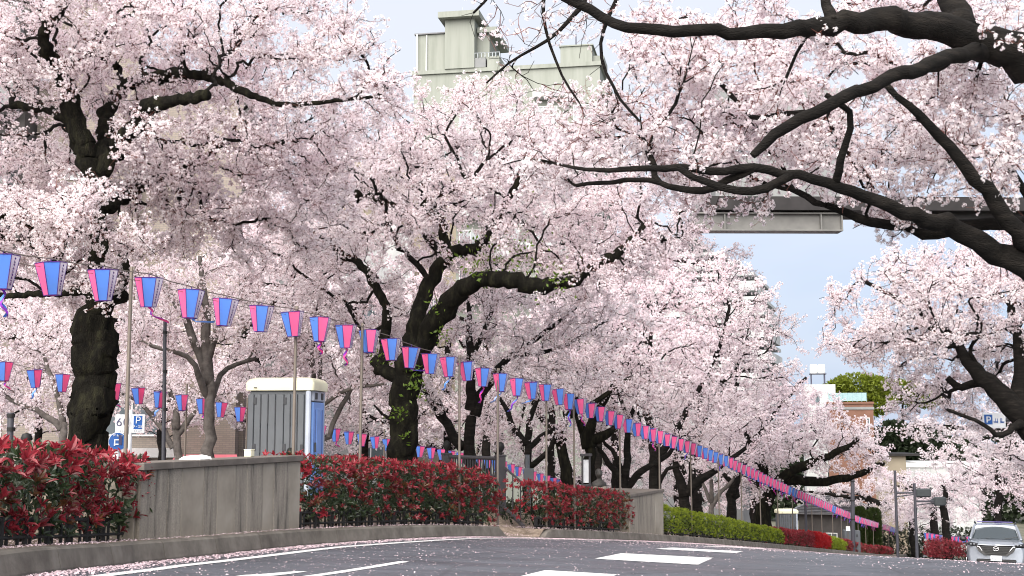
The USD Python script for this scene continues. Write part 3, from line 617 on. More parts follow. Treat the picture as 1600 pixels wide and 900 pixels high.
obj('wall', bx(-1.6, 6, 0, 8, -12, 2.0), 'white_render', b7); obj('roof', bx(-1.7, 6.1, -.2, 8.2, 2.003, 2.5), 'white_paint', b7); obj('end_block', bx(-5.0, -1.605, -.4, 7, -12, 3.2), 'cream_render', b7); obj('end_roof', bx(-5.1, -.2, -.9, 7.2, 3.203, 3.45), 'girder_dark', b7)
for k in range(9): obj('wall_panel', bx(-1.55 + .84 * k, -1.55 + .84 * k + .8, -.05, -.003, -1, 1.9), 'white_render', b7)
Y = 97; o0 = at(1310, 850, Y)
b8 = thing('tiled_house', 'dark house with grey tiled hip roof beyond the lantern row', 'building', o0, -.3)
obj('wall', bx(-3.0, 2.2, 0, 6, -3, 2.3), 'dark_concrete', b8)
rf = obj('roof', trimesh.convex.convex_hull([[-3.7, -.7, 2.4], [2.9, -.7, 2.4], [-3.7, 6.7, 2.4], [2.9, 6.7, 2.4], [-1.3, 3, 3.6], [.5, 3, 3.6], [-3.7, -.7, 2.3], [2.9, -.7, 2.3]]), 'slate', b8)
for k in range(12):
    f = k / 12.0; zz_ = 2.42 + 1.2 * f; yy = -.7 + 3.7 * f; xa, xb = -3.7 + 2.4 * f, 2.9 - 2.4 * f
    obj('roof_tile_course', MB().box(((xa + xb) / 2, yy + .06, zz_ + .05), (xb - xa, .22, .05)).get(), 'slate', rf)
for k in range(3): window(b8, -2 + 1.5 * k, .3, .9, 1.1)
# ------------------------------------------------------------------ the cherry trees
def ground_base(px, Y, zf=zmed):
    p = at(px, 700, Y); return np.array([p[0], p[1], float(zf(p[0], p[1])) - .12])
def trunk(px0, r0, Y, pts):
    return [(ground_base(px0, Y), r0 * Y / FPX)] + limb(Y, pts)
# the old gnarled tree at the left
Y = 18
cherry('cherry_tree', 'huge gnarled black cherry tree with burls behind the left red hedge', [
    trunk(138, 47, Y, [(134, 705, 31), (139, 660, 31), (143, 632, 34), (146, 600, 30), (149, 565, 32), (149, 525, 32), (148, 498, 26), (152, 470, 18), (153, 420, 13), (152, 340, 13), (150, 285, 16)]),
    limb(Y, [(150, 292, 15), (134, 238, 16), (118, 185, 15), (105, 140, 14), (96, 105, 11), (74, 82, 11, -.4), (66, 55, 9, -.6), (84, 28, 8, -.8), (110, -5, 6, -1)]),
    limb(Y, [(152, 290, 14), (178, 235, 14), (205, 205, 13, -.3), (232, 170, 13, -.6), (268, 156, 9, -.9), (325, 149, 9, -1.1)]),
    limb(Y, [(140, 260, 16), (110, 195, 9, .4), (75, 170, 8, .8), (20, 165, 6, 1.2)]),
    limb(Y, [(160, 250, 12), (165, 200, 12, .8), (172, 165, 10, 1.2), (210, 128, 9, 1.5), (300, 122, 7, 1.6), (350, 90, 6, 1.2), (385, 45, 6, .8), (405, 5, 5, .4), (415, -25, 4, .3)]),
    limb(Y, [(104, 138, 12), (108, 100, 8, .5), (130, 82, 8, .4), (160, 84, 7, .2), (182, 105, 6, 0)]),
    limb(Y, [(205, 128, 9, 1.5), (260, 118, 8, .8), (330, 120, 7, .2), (375, 140, 6, -.3), (440, 163, 4, -.6), (520, 158, 3, -.9), (600, 148, 2.5, -1)]),
    limb(Y, [(152, 345, 12), (110, 335, 10, -.1), (60, 345, 10, -.2), (-10, 330, 9, -.3)]),
    limb(Y, [(153, 440, 16), (110, 455, 7, .8), (60, 460, 5, 1.2), (-10, 462, 4, 1.5)]),
    limb(Y, [(153, 470, 18), (178, 460, 17, .2), (192, 430, 11, .5), (190, 400, 7, .8)]),
    limb(Y, [(160, 330, 12), (210, 300, 9, 1), (300, 262, 7, 1.5), (350, 225, 5, 1.8), (395, 205, 4, 2)]),
], [lobe(120, 60, 330, 140, Y + 1.4, 1.9), lobe(300, 60, 250, 110, Y + 1.2, 1.9), lobe(60, 250, 240, 120, Y + 1.8, 1.8), lobe(320, 260, 260, 85, Y + 1.0, 1.6), lobe(500, 60, 110, 70, Y - .6, .9), lobe(585, 95, 60, 45, Y - .8, .6), lobe(40, 60, 160, 110, Y - .6, 1.2), lobe(280, 20, 190, 70, Y - .8, 1.2), lobe(200, 215, 60, 30, Y - .9, .5), lobe(430, 200, 200, 80, Y + 1.5, 1.6), lobe(180, 345, 280, 75, Y + 2.8, 2.4), lobe(40, 400, 220, 90, Y + 3, 2), lobe(400, 330, 170, 90, Y + 3, 2), lobe(150, 445, 60, 35, Y - .4, .6), lobe(150, 365, 120, 60, Y - 1.2, .9), lobe(150, 290, 70, 35, Y - 1, .6), lobe(60, 340, 110, 60, Y - 1.0, .8), lobe(560, 150, 130, 40, Y - 1, 1.2)],
    1, bark='bark_old', burl=.5, rough_amp=.95, sides=36, seg=.08, tips=18, per=.75, gap=.33)
# the forked mossy tree in the middle
Y = 26
cherry('cherry_tree', 'mossy forked cherry tree with an arching limb behind the middle hedge', [
    trunk(628, 26, Y, [(629, 715, 23), (631, 660, 21), (634, 615, 22), (638, 585, 22), (640, 560, 18)]),
    limb(Y, [(640, 580, 22), (664, 530, 17), (688, 490, 17, -.3), (708, 462, 16, -.5), (745, 440, 13, -.8), (790, 436, 13, -1), (840, 448, 13, -1.1), (870, 443, 11, -1.1), (905, 432, 9, -1), (950, 404, 8, -.8), (985, 378, 6, -.6), (1010, 350, 4, -.4)]),
    limb(Y, [(634, 590, 16), (650, 510, 13), (664, 465, 12, .3), (680, 425, 11, .5), (705, 395, 10, .6), (745, 388, 9, .6), (775, 350, 6, .8), (800, 300, 5, 1), (830, 255, 4, 1.2)]),
    limb(Y, [(700, 402, 8, .6), (690, 345, 7, .4), (660, 320, 5, .2), (700, 300, 5, .2), (735, 290, 4, .1), (722, 270, 3, 0)]),
    limb(Y, [(634, 600, 12), (608, 586, 11), (592, 575, 9, .2), (584, 562, 8, .3)]),
    limb(Y, [(600, 582, 8, .2), (602, 520, 8, .8), (600, 470, 7, 1), (560, 410, 6, 1.5), (530, 395, 7, 1.8), (518, 370, 7, 2)]),
    limb(Y, [(700, 410, 8, .6), (640, 340, 6, 2), (570, 300, 9, 3), (550, 315, 9, 3.1), (600, 260, 8, 3)]),
], [lobe(620, 330, 240, 110, Y + 1, 3.5), lobe(840, 310, 220, 110, Y + 1, 3.5), lobe(500, 400, 170, 90, Y + 2, 3), lobe(930, 400, 140, 80, Y, 2.5), lobe(700, 215, 200, 80, Y + 1, 3), lobe(800, 200, 170, 65, Y + 1, 3), lobe(560, 230, 120, 80, Y + 1, 3), lobe(820, 400, 150, 45, Y, 2), lobe(560, 480, 130, 60, Y + 2, 2), lobe(1000, 330, 120, 90, Y + 1, 2)],
    2, bark='bark_old', burl=.12, rough_amp=.5, sides=26, seg=.14, tips=18, per=1.05, gap=.33,
    leaves=[(at(683, 478, Y - .5), .10, 40), (at(690, 522, Y - .4), .10, 40), (at(745, 428, Y - 1.0), .13, 50), (at(705, 398, Y + .5), .13, 50), (at(770, 402, Y - .4), .35, 170), (at(830, 412, Y - .8), .30, 120), (at(872, 436, Y - 1.4), .2, 90), (at(648, 604, Y - .4), .13, 60), (at(622, 646, Y - .4), .10, 40), (at(646, 580, Y - .4), .09, 30), (at(634, 682, Y - .4), .06, 16), (at(600, 560, Y), .14, 40)])
# the overhanging tree at the upper right, its trunk beyond the right edge
Y = 11; RB_ = ground_base(1860, Y, zroad)
cherry('cherry_tree', 'dark heavy limbs reaching in overhead from the upper right corner', [
    [(RB_, .34), (at(1850, 600, Y), .30), (at(1830, 420, Y), .29), (at(1770, 260, Y), .27), (at(1690, 170, Y), .235)],
    limb(Y, [(1690, 165, 40), (1620, 108, 34), (1560, 72, 30), (1500, 50, 25), (1440, 38, 22, -.2), (1370, 34, 19, -.4), (1300, 40, 16, -.6), (1230, 48, 13, -.8), (1180, 52, 11, -.9), (1120, 48, 10, -1), (1040, 48, 9.5, -1.1), (980, 42, 8.5, -1.1), (930, 20, 8, -1), (880, -6, 8, -1)]),
    limb(Y, [(1545, 80, 17), (1510, 82, 13, -.3), (1450, 102, 12, -.7), (1400, 120, 11, -1.0), (1340, 142, 10, -1.2), (1275, 172, 10, -1.3), (1225, 200, 9, -1.3), (1195, 225, 8, -1.3), (1176, 243, 6, -1.3)]),
    limb(Y, [(1830, 480, 30), (1700, 460, 27), (1600, 415, 21), (1545, 388, 18), (1490, 355, 15, -.2), (1440, 342, 12.5, -.4), (1400, 325, 11, -.5), (1340, 302, 9.5, -.6), (1285, 285, 8.5, -.7), (1235, 272, 7.5, -.7), (1180, 262, 7, -.7), (1130, 268, 6.5, -.7), (1080, 262, 6, -.6), (1010, 262, 5, -.5), (930, 266, 3.4, -.3), (870, 256, 2.2, 0), (825, 248, 1.4, .1), (785, 258, .7, .2)]),
    limb(Y, [(1700, 450, 18), (1640, 410, 15), (1590, 365, 14, -.2), (1555, 315, 13, -.3), (1525, 280, 11, -.4), (1485, 230, 9, -.5), (1440, 185, 7, -.6), (1400, 150, 5, -.6)]),
    limb(Y, [(1680, 350, 12), (1600, 345, 11, .8), (1530, 352, 10, 1), (1480, 362, 9, 1.1), (1447, 370, 9, 1.1), (1425, 355, 8, 1.1), (1380, 352, 8, 1), (1330, 335, 7, .9), (1290, 320, 5, .8)]),
    limb(Y, [(1305, 287, 7, -.65), (1315, 240, 6, -.9), (1332, 185, 5, -1.0), (1310, 160, 5, -1.1), (1290, 148, 4, -1.1)]),
    limb(Y, [(1510, 50, 22), (1490, 10, 20, .3), (1470, -30, 17, .5)]),
    limb(Y, [(1300, 36, 12, -.6), (1292, 5, 8, -.5), (1280, -30, 7, -.5)]),
    limb(Y, [(1180, 262, 6, -.7), (1100, 298, 6, -.5), (1060, 295, 5, -.3), (1000, 280, 4, 0), (900, 290, 3, .3)]),
    limb(Y, [(1235, 275, 7, -.7), (1180, 298, 7, -.8), (1120, 292, 6, -.8), (1060, 262, 5, -.7)]),
], [lobe(1270, 165, 270, 115, Y + 1.2, 1.6), lobe(1080, 185, 200, 88, Y + .5, 1.4), lobe(1540, 150, 170, 110, Y + 1, 1.8), lobe(1130, 60, 230, 50, Y + .9, 1.2), lobe(1380, 250, 190, 60, Y + .6, 1.4), lobe(940, 240, 140, 55, Y + .6, 1.1), lobe(850, 262, 70, 26, Y + .2, .6), lobe(1450, 10, 200, 40, Y + 1.8, 1.2), lobe(1170, 290, 140, 30, Y + .8, .9), lobe(1400, 340, 110, 28, Y + .8, .8), lobe(1530, 250, 110, 60, Y + .2, 1.2), lobe(1050, 95, 80, 45, Y, .9)],
    3, bark='bark', rough_amp=.16, sides=22, seg=.13, tips=40, per=.88, gap=.36, minz=1.2, twig_r=.0045)
# thin hanging twigs against the sky left of that limb
cherry('cherry_tree', 'thin flowering twigs hanging against the sky above the green tower', [
    [(at(1400, -420, 10.5), .10), (at(1100, -180, 10.5), .06), (at(960, -60, 10.5), .04)],
    limb(10.5, [(960, -60, 6), (900, 20, 4), (860, 60, 3), (800, 95, 2), (760, 130, 1.5)]), limb(10.5, [(880, -40, 4), (848, 0, 3), (856, 60, 2.5), (880, 120, 2), (905, 160, 1.5)]), limb(10.5, [(930, -20, 4), (800, -30, 3), (740, 20, 2)]),
    limb(10.5, [(1000, -80, 5), (940, 60, 3), (960, 140, 2.5), (1000, 190, 2)]),
], [lobe(760, 20, 60, 50, 10.5, .5), lobe(850, 60, 90, 60, 10.6, .7), lobe(880, 130, 60, 40, 10.6, .5), lobe(920, 40, 60, 70, 10.6, .6), lobe(800, 110, 50, 30, 10.5, .4), lobe(960, 170, 60, 50, 10.6, .5)],
    4, tips=40, per=.42, gap=.36, kinds=('thin',), minz=-50, twig_r=.0028, rough_amp=.3, sides=8, seg=.14)
# right hand middle tree
Y = 28; B1 = ground_base(1745, Y, zroad)
cherry('cherry_tree', 'pink cherry tree with leaning dark trunk at the right above the car', [
    [(B1, .52), (at(1735, 800, Y), .48), (at(1690, 730, Y), .44), (at(1640, 690, Y), .40), (at(1605, 655, Y), .34)],
    limb(Y, [(1605, 655, 21), (1572, 625, 17), (1545, 598, 14), (1520, 572, 11), (1500, 540, 7, .3), (1470, 510, 5, .5), (1410, 470, 4, .8), (1350, 440, 3, 1)]),
    limb(Y, [(1590, 640, 14), (1592, 590, 11, .3), (1590, 540, 8, .6), (1580, 480, 6, .8)]), limb(Y, [(1570, 622, 10), (1540, 600, 7, .4), (1500, 605, 6, .8), (1480, 590, 5, .9)]),
    limb(Y, [(1600, 660, 9), (1580, 670, 5, -.6), (1560, 680, 4, -.9), (1530, 660, 3, -1.2), (1480, 640, 2.5, -1.4)]), limb(Y, [(1640, 690, 16), (1660, 560, 12), (1680, 450, 8), (1640, 380, 5)]),
], [lobe(1470, 470, 190, 85, Y, 3), lobe(1370, 520, 90, 45, Y, 2), lobe(1440, 425, 110, 45, Y + 1, 2), lobe(1500, 520, 160, 60, Y + 1, 2.5), lobe(1570, 430, 150, 75, Y, 3), lobe(1400, 530, 120, 55, Y, 2.5), lobe(1620, 540, 140, 90, Y + 3.2, 2.2), lobe(1470, 560, 130, 45, Y + 2.5, 2), lobe(1480, 630, 110, 40, Y + 3, 2), lobe(1660, 440, 120, 90, Y, 2)],
    5, tips=22, per=1.2, gap=.31, sides=16, rough_amp=.4, minz=3.0)

def simple(px, Y, label, r0, crown, fork=None, seed=0, zf=zmed, bark='bark', far=None, tips=14, per=1.1, gap=.32, lean=0.0, ytop=None, group=None, sc=1.0):
    "an upright or forked cherry: px its foot, crown a list of image lobes"
    thin = .78 if 34 < Y < 60 else 1.0; r0 = r0 * thin; fork = [[(q[0], q[1], q[2] * thin, *q[3:]) for q in f_] for f_ in (fork or [])]
    rng = np.random.default_rng(seed + 900); far = Y > 36 if far is None else far
    b = ground_base(px, Y, zf); tr = [(b, r0 * Y / FPX)]
    top = (px + lean, ytop if ytop else min(c[1] + c[3] * .55 for c in crown)); base_y = px_of(b)[1]
    for f in (.3, .65, 1.0): tr.append((at(px + lean * f + rng.normal() * 2, base_y + (top[1] - base_y) * f, Y), r0 * Y / FPX * (1 - .35 * f)))
    limbs = [tr]
    for q in (fork or []): limbs.append(limb(Y, q))
    if not fork:
        for c in crown:
            for k in range(2):
                ex, ey = c[0] + rng.uniform(-.7, .7) * c[2], c[1] - rng.uniform(0, .6) * c[3]; dy = rng.uniform(-1, 1) * 1.5
                mx, my = (top[0] + ex) / 2 + rng.normal() * 8, (top[1] * .55 + ey * .45)
                limbs.append(limb(Y, [(top[0], top[1], r0 * .55), (mx, my, r0 * .38, dy * .5), (ex, ey, r0 * .18, dy)]))
    lobes = [lobe(c[0], c[1], c[2], c[3], Y + (c[4] if len(c) > 4 else 0), min(3.5, c[2] * Y / FPX * .8)) for c in crown]
    return cherry('cherry_tree', label, limbs, lobes, seed, group, kinds=('far',) if far else ('full',), tips=tips * (.55 if far else 1), per=per, bark=bark, sides=14, seg=.34 if far else .26, rough_amp=.4, twig_r=.006 if far else .004, gap=gap, minz=1.4, spray_scale=sc)
simple(326, 26, 'slim grey cherry tree right of the blue and white signs', 11, [(330, 480, 140, 85), (250, 530, 90, 50), (420, 510, 100, 70), (330, 420, 150, 70), (230, 480, 100, 60)], seed=21, bark='bark_pale', ytop=590,
       fork=[[(326, 600, 9), (322, 520, 8), (318, 450, 5), (312, 400, 3)], [(324, 590, 7), (290, 500, 6), (262, 450, 5, .5), (240, 430, 3, .8)], [(326, 560, 6), (345, 500, 5), (360, 470, 3, .6)], [(325, 620, 6), (295, 560, 4, -.5), (235, 540, 3, -.8)], [(327, 630, 5), (350, 580, 4, .5), (400, 560, 3, 1)]], tips=12)
simple(736, 30, 'slim dark cherry tree with many forks left of the fence post', 12, [(720, 520, 140, 90), (850, 560, 130, 80), (640, 590, 100, 70), (790, 480, 130, 60), (930, 500, 110, 60)], seed=22, ytop=650,
       fork=[[(736, 640, 10), (735, 590, 7), (732, 540, 6), (735, 500, 4, .5), (728, 450, 3, .6)], [(742, 650, 9), (760, 600, 7), (800, 555, 5, .4), (850, 520, 4, .6), (900, 480, 3, .8)], [(734, 560, 5), (750, 530, 4), (770, 480, 3), (765, 440, 2)], [(722, 700, 8), (690, 650, 7, .3), (670, 620, 6, .5), (650, 590, 4, .8)], [(700, 665, 6, .3), (680, 620, 4, 0), (660, 610, 3, -.3)], [(800, 555, 4, .4), (870, 545, 3, .6), (950, 500, 2, 1)]])
simple(492, 28, 'cluster of slender cherry stems just right of the portable toilet', 6, [(480, 540, 110, 75), (560, 590, 80, 50), (420, 570, 80, 60), (520, 640, 70, 40, 14)], seed=23, ytop=640, bark='bark_pale',
       fork=[[(492, 660, 4), (490, 590, 3.5), (486, 530, 3), (490, 470, 2)], [(494, 650, 4), (500, 580, 3.5), (505, 520, 2.5), (520, 470, 2)], [(490, 660, 4), (510, 690, 4, .3), (530, 640, 4, .5), (560, 590, 3, .8), (600, 540, 2, 1)], [(494, 640, 3), (540, 610, 3, -.4), (600, 600, 2, -.6)]])
simple(824, 34, 'small pale cherry tree rising behind the grey signal cabinet', 8, [(820, 640, 90, 60), (760, 650, 60, 50), (870, 640, 70, 50)], seed=24, ytop=690, fork=[[(824, 690, 6), (826, 665, 5), (832, 640, 4), (850, 600, 2)], [(822, 695, 6), (800, 660, 5), (795, 645, 4), (780, 620, 3)], [(826, 700, 5), (848, 680, 4, .3), (880, 660, 3, .6)], [(828, 730, 5), (860, 700, 4, -.3), (870, 670, 3, -.5)]])
simple(275, 33, 'small pale barked cherry tree beyond the thin dark post', 8, [(280, 610, 90, 50), (210, 600, 80, 45), (345, 600, 60, 50)], seed=25, bark='bark_pale', ytop=655, fork=[[(275, 670, 7), (274, 640, 5), (262, 600, 3)], [(276, 680, 6), (300, 650, 4, .2), (320, 610, 3, .4)], [(270, 700, 5), (245, 660, 4), (220, 630, 3), (190, 615, 2)]])
simple(98, 31, 'small cherry tree with low pale branches left of the gnarled trunk', 8, [(60, 590, 110, 55), (0, 610, 80, 60), (120, 560, 90, 50), (40, 520, 120, 60)], seed=26, bark='bark_pale', ytop=660, fork=[[(96, 670, 6), (80, 655, 5), (50, 640, 4), (10, 620, 3)], [(98, 668, 6), (90, 620, 4), (70, 560, 3)]])
simple(905, 36, 'leaning black cherry trunk left of the park lamp', 15, [(900, 570, 110, 70), (820, 550, 100, 65), (960, 600, 80, 60)], seed=27, lean=-28, ytop=690, bark='bark_old', fork=[[(878, 692, 13), (868, 678, 11), (880, 660, 8), (900, 630, 6), (910, 590, 5)], [(868, 680, 9), (840, 640, 6), (820, 600, 4)], [(890, 650, 7), (940, 620, 5), (985, 590, 4)]], tips=14)
simple(921, 37, 'stout black cherry trunk right behind the park lamp', 17, [(960, 530, 130, 80), (1030, 560, 110, 70), (900, 490, 100, 60)], seed=28, ytop=690, bark='bark_old', fork=[[(921, 700, 15), (918, 680, 14), (930, 650, 8), (960, 600, 6), (990, 550, 4)], [(920, 690, 12), (942, 682, 10), (960, 670, 6)], [(918, 690, 9), (900, 640, 6), (905, 560, 4), (900, 500, 3)]], tips=14)
simple(977, 38, 'forked cherry tree just behind the short stone wall', 9, [(975, 670, 80, 45), (1060, 640, 90, 60), (920, 640, 70, 50)], seed=29, ytop=740, fork=[[(977, 745, 8), (980, 700, 7), (985, 660, 5), (1000, 610, 3)], [(975, 760, 7), (952, 725, 6), (935, 700, 4)], [(978, 765, 8), (992, 745, 7), (1015, 728, 6), (1040, 712, 5, .4), (1060, 690, 3, .6)], [(973, 740, 5), (955, 700, 4), (940, 690, 3), (950, 660, 2)]], far=False)
simple(1023, 41, 'straight dark cherry trunk right of the short stone wall', 13, [(1060, 560, 140, 85), (1120, 490, 110, 70), (980, 480, 110, 70), (1060, 430, 110, 60)], seed=30, ytop=715, fork=[[(1023, 725, 12), (1020, 690, 9), (1010, 640, 7), (1015, 560, 5), (1020, 490, 3)], [(1025, 720, 9), (1050, 680, 7), (1085, 620, 5), (1120, 550, 4), (1140, 480, 3)], [(1020, 690, 7), (985, 660, 5), (960, 600, 3)], [(1026, 765, 5), (1040, 735, 4), (1060, 728, 3)]], tips=16)
simple(1072, 45, 'wide forked cherry trunk above the start of the green hedge', 14, [(1130, 620, 130, 75), (1172, 565, 92, 62), (1090, 690, 80, 40), (1160, 500, 90, 60)], seed=31, ytop=770, fork=[[(1070, 775, 11), (1062, 745, 9), (1055, 725, 6), (1060, 690, 4)], [(1074, 772, 11), (1090, 752, 9), (1110, 740, 7), (1130, 725, 5), (1165, 700, 4)], [(1080, 765, 8), (1082, 720, 6), (1100, 660, 5), (1130, 590, 3)]], tips=16)
simple(1112, 50, 'small pale cherry tree between two lantern poles over the green hedge', 7, [(1115, 720, 60, 35), (1170, 680, 80, 50)], seed=32, ytop=785, bark='bark_pale', fork=[[(1112, 785, 5), (1112, 760, 4), (1110, 730, 3)], [(1113, 790, 5), (1130, 765, 4), (1145, 750, 3)], [(1110, 785, 4), (1098, 755, 3), (1090, 740, 2)]])
simple(1142, 52, 'dark leafy based cherry trunk over the middle of the green hedge', 12, [(1185, 625, 90, 52), (1212, 610, 50, 30), (1180, 660, 90, 45)], seed=33, ytop=770, fork=[[(1142, 775, 11), (1150, 750, 8), (1175, 700, 6), (1215, 640, 4), (1260, 590, 3)], [(1140, 780, 9), (1152, 765, 7), (1130, 740, 4)], [(1175, 700, 5), (1150, 640, 4), (1150, 590, 3)]], tips=16)
Y = 56
cherry('cherry_tree', 'cherry tree with two long dark limbs sweeping right above the far toilet', [
    trunk(1190, 14, Y, [(1192, 800, 12.5), (1200, 775, 11), (1212, 758, 10)]),
    limb(Y, [(1205, 770, 9), (1228, 742, 8, -.5), (1255, 728, 7.5, -.8), (1285, 716, 6.5, -1), (1305, 706, 5.5, -1.2), (1330, 696, 4.5, -1.3), (1340, 685, 4, -1.3)]),
    limb(Y, [(1212, 758, 9), (1245, 748, 8, .2), (1275, 754, 7.5, 0), (1315, 748, 6, -.2), (1345, 740, 5, -.4), (1370, 728, 4, -.6), (1382, 724, 3, -.6)]),
    limb(Y, [(1200, 775, 12), (1190, 740, 9, .4), (1210, 690, 7, .8), (1250, 640, 5, 1)]),
], [lobe(1225, 645, 105, 42, Y, 3), lobe(1300, 675, 90, 32, Y, 3), lobe(1190, 690, 110, 45, Y, 3), lobe(1350, 710, 55, 20, Y - .6, 1.4), lobe(1240, 715, 90, 22, Y, 2), lobe(1340, 702, 55, 22, Y + 1, 1.5), lobe(1330, 735, 70, 10, Y - .8, 1.5), lobe(1180, 760, 60, 30, Y + 1, 2)],
    34, kinds=('far',), tips=13, per=1.2, bark='bark_old', seg=.3, twig_r=.006, gap=.36, rough_amp=.5)
# the row behind, along the far side of the median and the lane beyond it
bg = [(-40, 34, [(-30, 470, 170, 100), (30, 560, 130, 80)], 'behind the left end of the far string'), (150, 36, [(150, 450, 160, 90), (180, 540, 130, 80)], 'straight behind the gnarled trunk'), (400, 40, [(400, 450, 150, 85), (420, 560, 130, 90), (340, 620, 80, 50)], 'behind the portable toilet roof'),
      (570, 44, [(570, 470, 140, 80), (590, 560, 120, 80), (600, 650, 90, 45)], 'left of the mossy trunk, further back'), (700, 48, [(700, 450, 130, 75), (720, 570, 120, 80), (720, 660, 90, 40)], 'behind the slim many forked tree'), (860, 52, [(860, 460, 120, 70), (860, 590, 110, 70), (850, 690, 80, 35)], 'behind the arching limb and the park lamp'),
      (960, 58, [(980, 440, 110, 70), (960, 590, 100, 70), (960, 700, 80, 40)], 'behind the forked tree at the short stone wall'), (1090, 64, [(1080, 640, 100, 60), (1050, 730, 80, 40), (1110, 540, 90, 50)], 'behind the wide forked trunk'), (500, 52, [(500, 620, 110, 60), (480, 520, 110, 70)], 'far behind the slender stems'),
      (250, 44, [(260, 640, 110, 40), (250, 560, 120, 70)], 'behind the parking signs'), (60, 40, [(50, 650, 110, 30), (0, 590, 100, 60)], 'low down at the left edge'), (780, 60, [(780, 620, 100, 60), (790, 720, 80, 30)], 'far behind the sloping railing'), (1180, 74, [(1150, 760, 70, 30), (1190, 690, 80, 40), (1130, 720, 80, 35)], 'above the middle of the green hedge'),
      (640, 43, [(650, 640, 70, 50), (560, 650, 70, 40)], 'close behind the mossy trunk'), (760, 46, [(760, 250, 170, 90), (640, 300, 120, 80), (880, 260, 90, 70)], 'tall one before the green tower'), (930, 50, [(930, 340, 110, 80), (1020, 380, 100, 70), (1100, 420, 90, 50)], 'tall one right of the green tower'), (480, 44, [(500, 320, 130, 100), (440, 380, 120, 80)], 'tall one between gnarled and forked trees'),
      (1060, 72, [(1060, 760, 80, 28), (1010, 690, 80, 40), (1100, 790, 50, 18)], 'low behind the straight dark trunk'), (880, 66, [(880, 740, 80, 26), (960, 750, 70, 22)], 'low behind the bronze bust'), (690, 58, [(690, 690, 80, 26), (600, 690, 80, 26)], 'low behind the dark fence'), (420, 50, [(440, 680, 120, 26), (540, 690, 80, 24)], 'low behind the portable toilet')]
for i, (px, Y, cr, wh) in enumerate(bg):
    simple(px, Y, 'pale cherry tree in the massed blossom ' + wh, 9, cr, seed=60 + i, far=True, group='cherry trees massed behind the median', tips=20 if Y < 50 else 17, per=1.2, sc=1.05)
# trees at the street end and behind the car
for i, (px, Y, cr, lb) in enumerate(((1476, 78, [(1470, 770, 80, 30), (1510, 740, 80, 35), (1440, 790, 50, 22)], 'forked dark trunk under blossom left of the car'), (1458, 92, [(1420, 790, 70, 26), (1400, 760, 50, 22), (1450, 760, 60, 20)], 'pale cherry tree behind the traffic signal masts'),
        (1560, 66, [(1560, 760, 90, 50), (1530, 700, 100, 40), (1600, 720, 80, 50)], 'cherry tree massed directly above the silver car'), (1610, 48, [(1590, 690, 80, 50), (1540, 655, 110, 30), (1450, 675, 80, 22)], 'cherry tree below the leaning right trunk with low sprays'), (1360, 96, [(1340, 770, 60, 22), (1390, 800, 40, 20), (1290, 770, 60, 20)], 'pale cherry tree behind the tiled house roof'),
        (1425, 100, [(1425, 815, 60, 20), (1390, 745, 40, 16), (1500, 800, 40, 22)], 'low cherry tree at the foot of the signal masts'), (1660, 40, [(1630, 600, 90, 60), (1600, 650, 60, 40), (1480, 610, 90, 28)], 'cherry tree whose sprays hang left of the blue parking board'))):
    simple(px, Y, lb, 7, cr, seed=90 + i, far=True, zf=zroad if px > 1480 else zmed, tips=16, per=1.2)
# green trees and the wooded bank far behind
leafy('green_leaf', (.13, .16, .015), (.32, .34, .05)); leafy('dark_leaf', (.02, .03, .014), (.06, .075, .03))
def green_tree(px, y0, Y, cr, label, mat_, seed, n, name='broadleaf_tree', ls=.45):
    r = np.random.default_rng(seed); b = at(px, y0, Y); t = thing(name, label, 'tree', b); mb = MB(); tr = MB(); c0 = at(cr[0][0], cr[0][1], Y) - b
    tr.tube([(0, 0, -4), (0.1, 0, c0[2] * .4), (c0[0] * .3, 0, c0[2] * .75)], [.4, .3, .18], 9)
    for cx, cy, rx, ry in cr:
        c = at(cx, cy, Y) - b; R = np.array([rx, rx * .8, ry]) * Y / FPX; tr.tube([(c0[0] * .3, 0, c0[2] * .7), c * [.7, 1, .9], c + [0, 0, R[2] * .5]], [.16, .09, .03], 6)
        u = r.normal(size=(n, 3)); u /= np.linalg.norm(u, axis=1, keepdims=True); p = c + u * R * (r.uniform(.35, 1, (n, 1)) ** .5); k = meshkit.noise(p / (R.min() * .45) + seed, seed) > .42; p = p[k]; mb.add(*leaves(p, u[k] + r.normal(size=p.shape) * .6, r.normal(size=p.shape) + [0, 0, .8], r.uniform(.6, 1.2, len(p)) * ls, r.uniform(.35, .6, len(p)) * ls))
    tag(obj('crown', mb.get(), mat_, t), kind='stuff'); obj('trunk', tr.get(), 'bark', t, smooth=True)
green_tree(1345, 720, 165, [(1345, 605, 46, 22), (1310, 612, 26, 16), (1375, 608, 30, 18), (1350, 630, 50, 20)], 'yellow green treetops above the red brown brick block', 'green_leaf', 5, 3600, ls=.55)
green_tree(1412, 720, 170, [(1412, 610, 36, 14), (1440, 620, 40, 16)], 'yellow green treetop right of the brick block against the sky', 'green_leaf', 6, 2600, ls=.55)
green_tree(1420, 760, 150, [(1420, 690, 50, 26), (1450, 705, 50, 30), (1395, 680, 26, 20)], 'dark evergreen mass behind the pale long building', 'dark_leaf', 7, 3600, ls=.6)
r = np.random.default_rng(9); t = thing('wooded_bank', 'dark wooded bank closing the street end between brick block and blossom', 'wood', at(1470, 760, 200), kind='stuff'); mb = MB()
b = at(1470, 760, 200)
for cx in range(1150, 1900, 26):
    c = at(cx, 745 + r.uniform(-10, 12), 200 + r.uniform(-6, 10)) - b; n = 420; u = r.normal(size=(n, 3)); u /= np.linalg.norm(u, axis=1, keepdims=True); p = c + u * np.array([3.2, 2.4, r.uniform(6.5, 8.5)]); mb.add(*leaves(p, u + r.normal(size=p.shape) * .5, r.normal(size=p.shape), r.uniform(.8, 1.6, n), r.uniform(.5, .9, n)))
obj('foliage', mb.get(), 'dark_leaf', t)
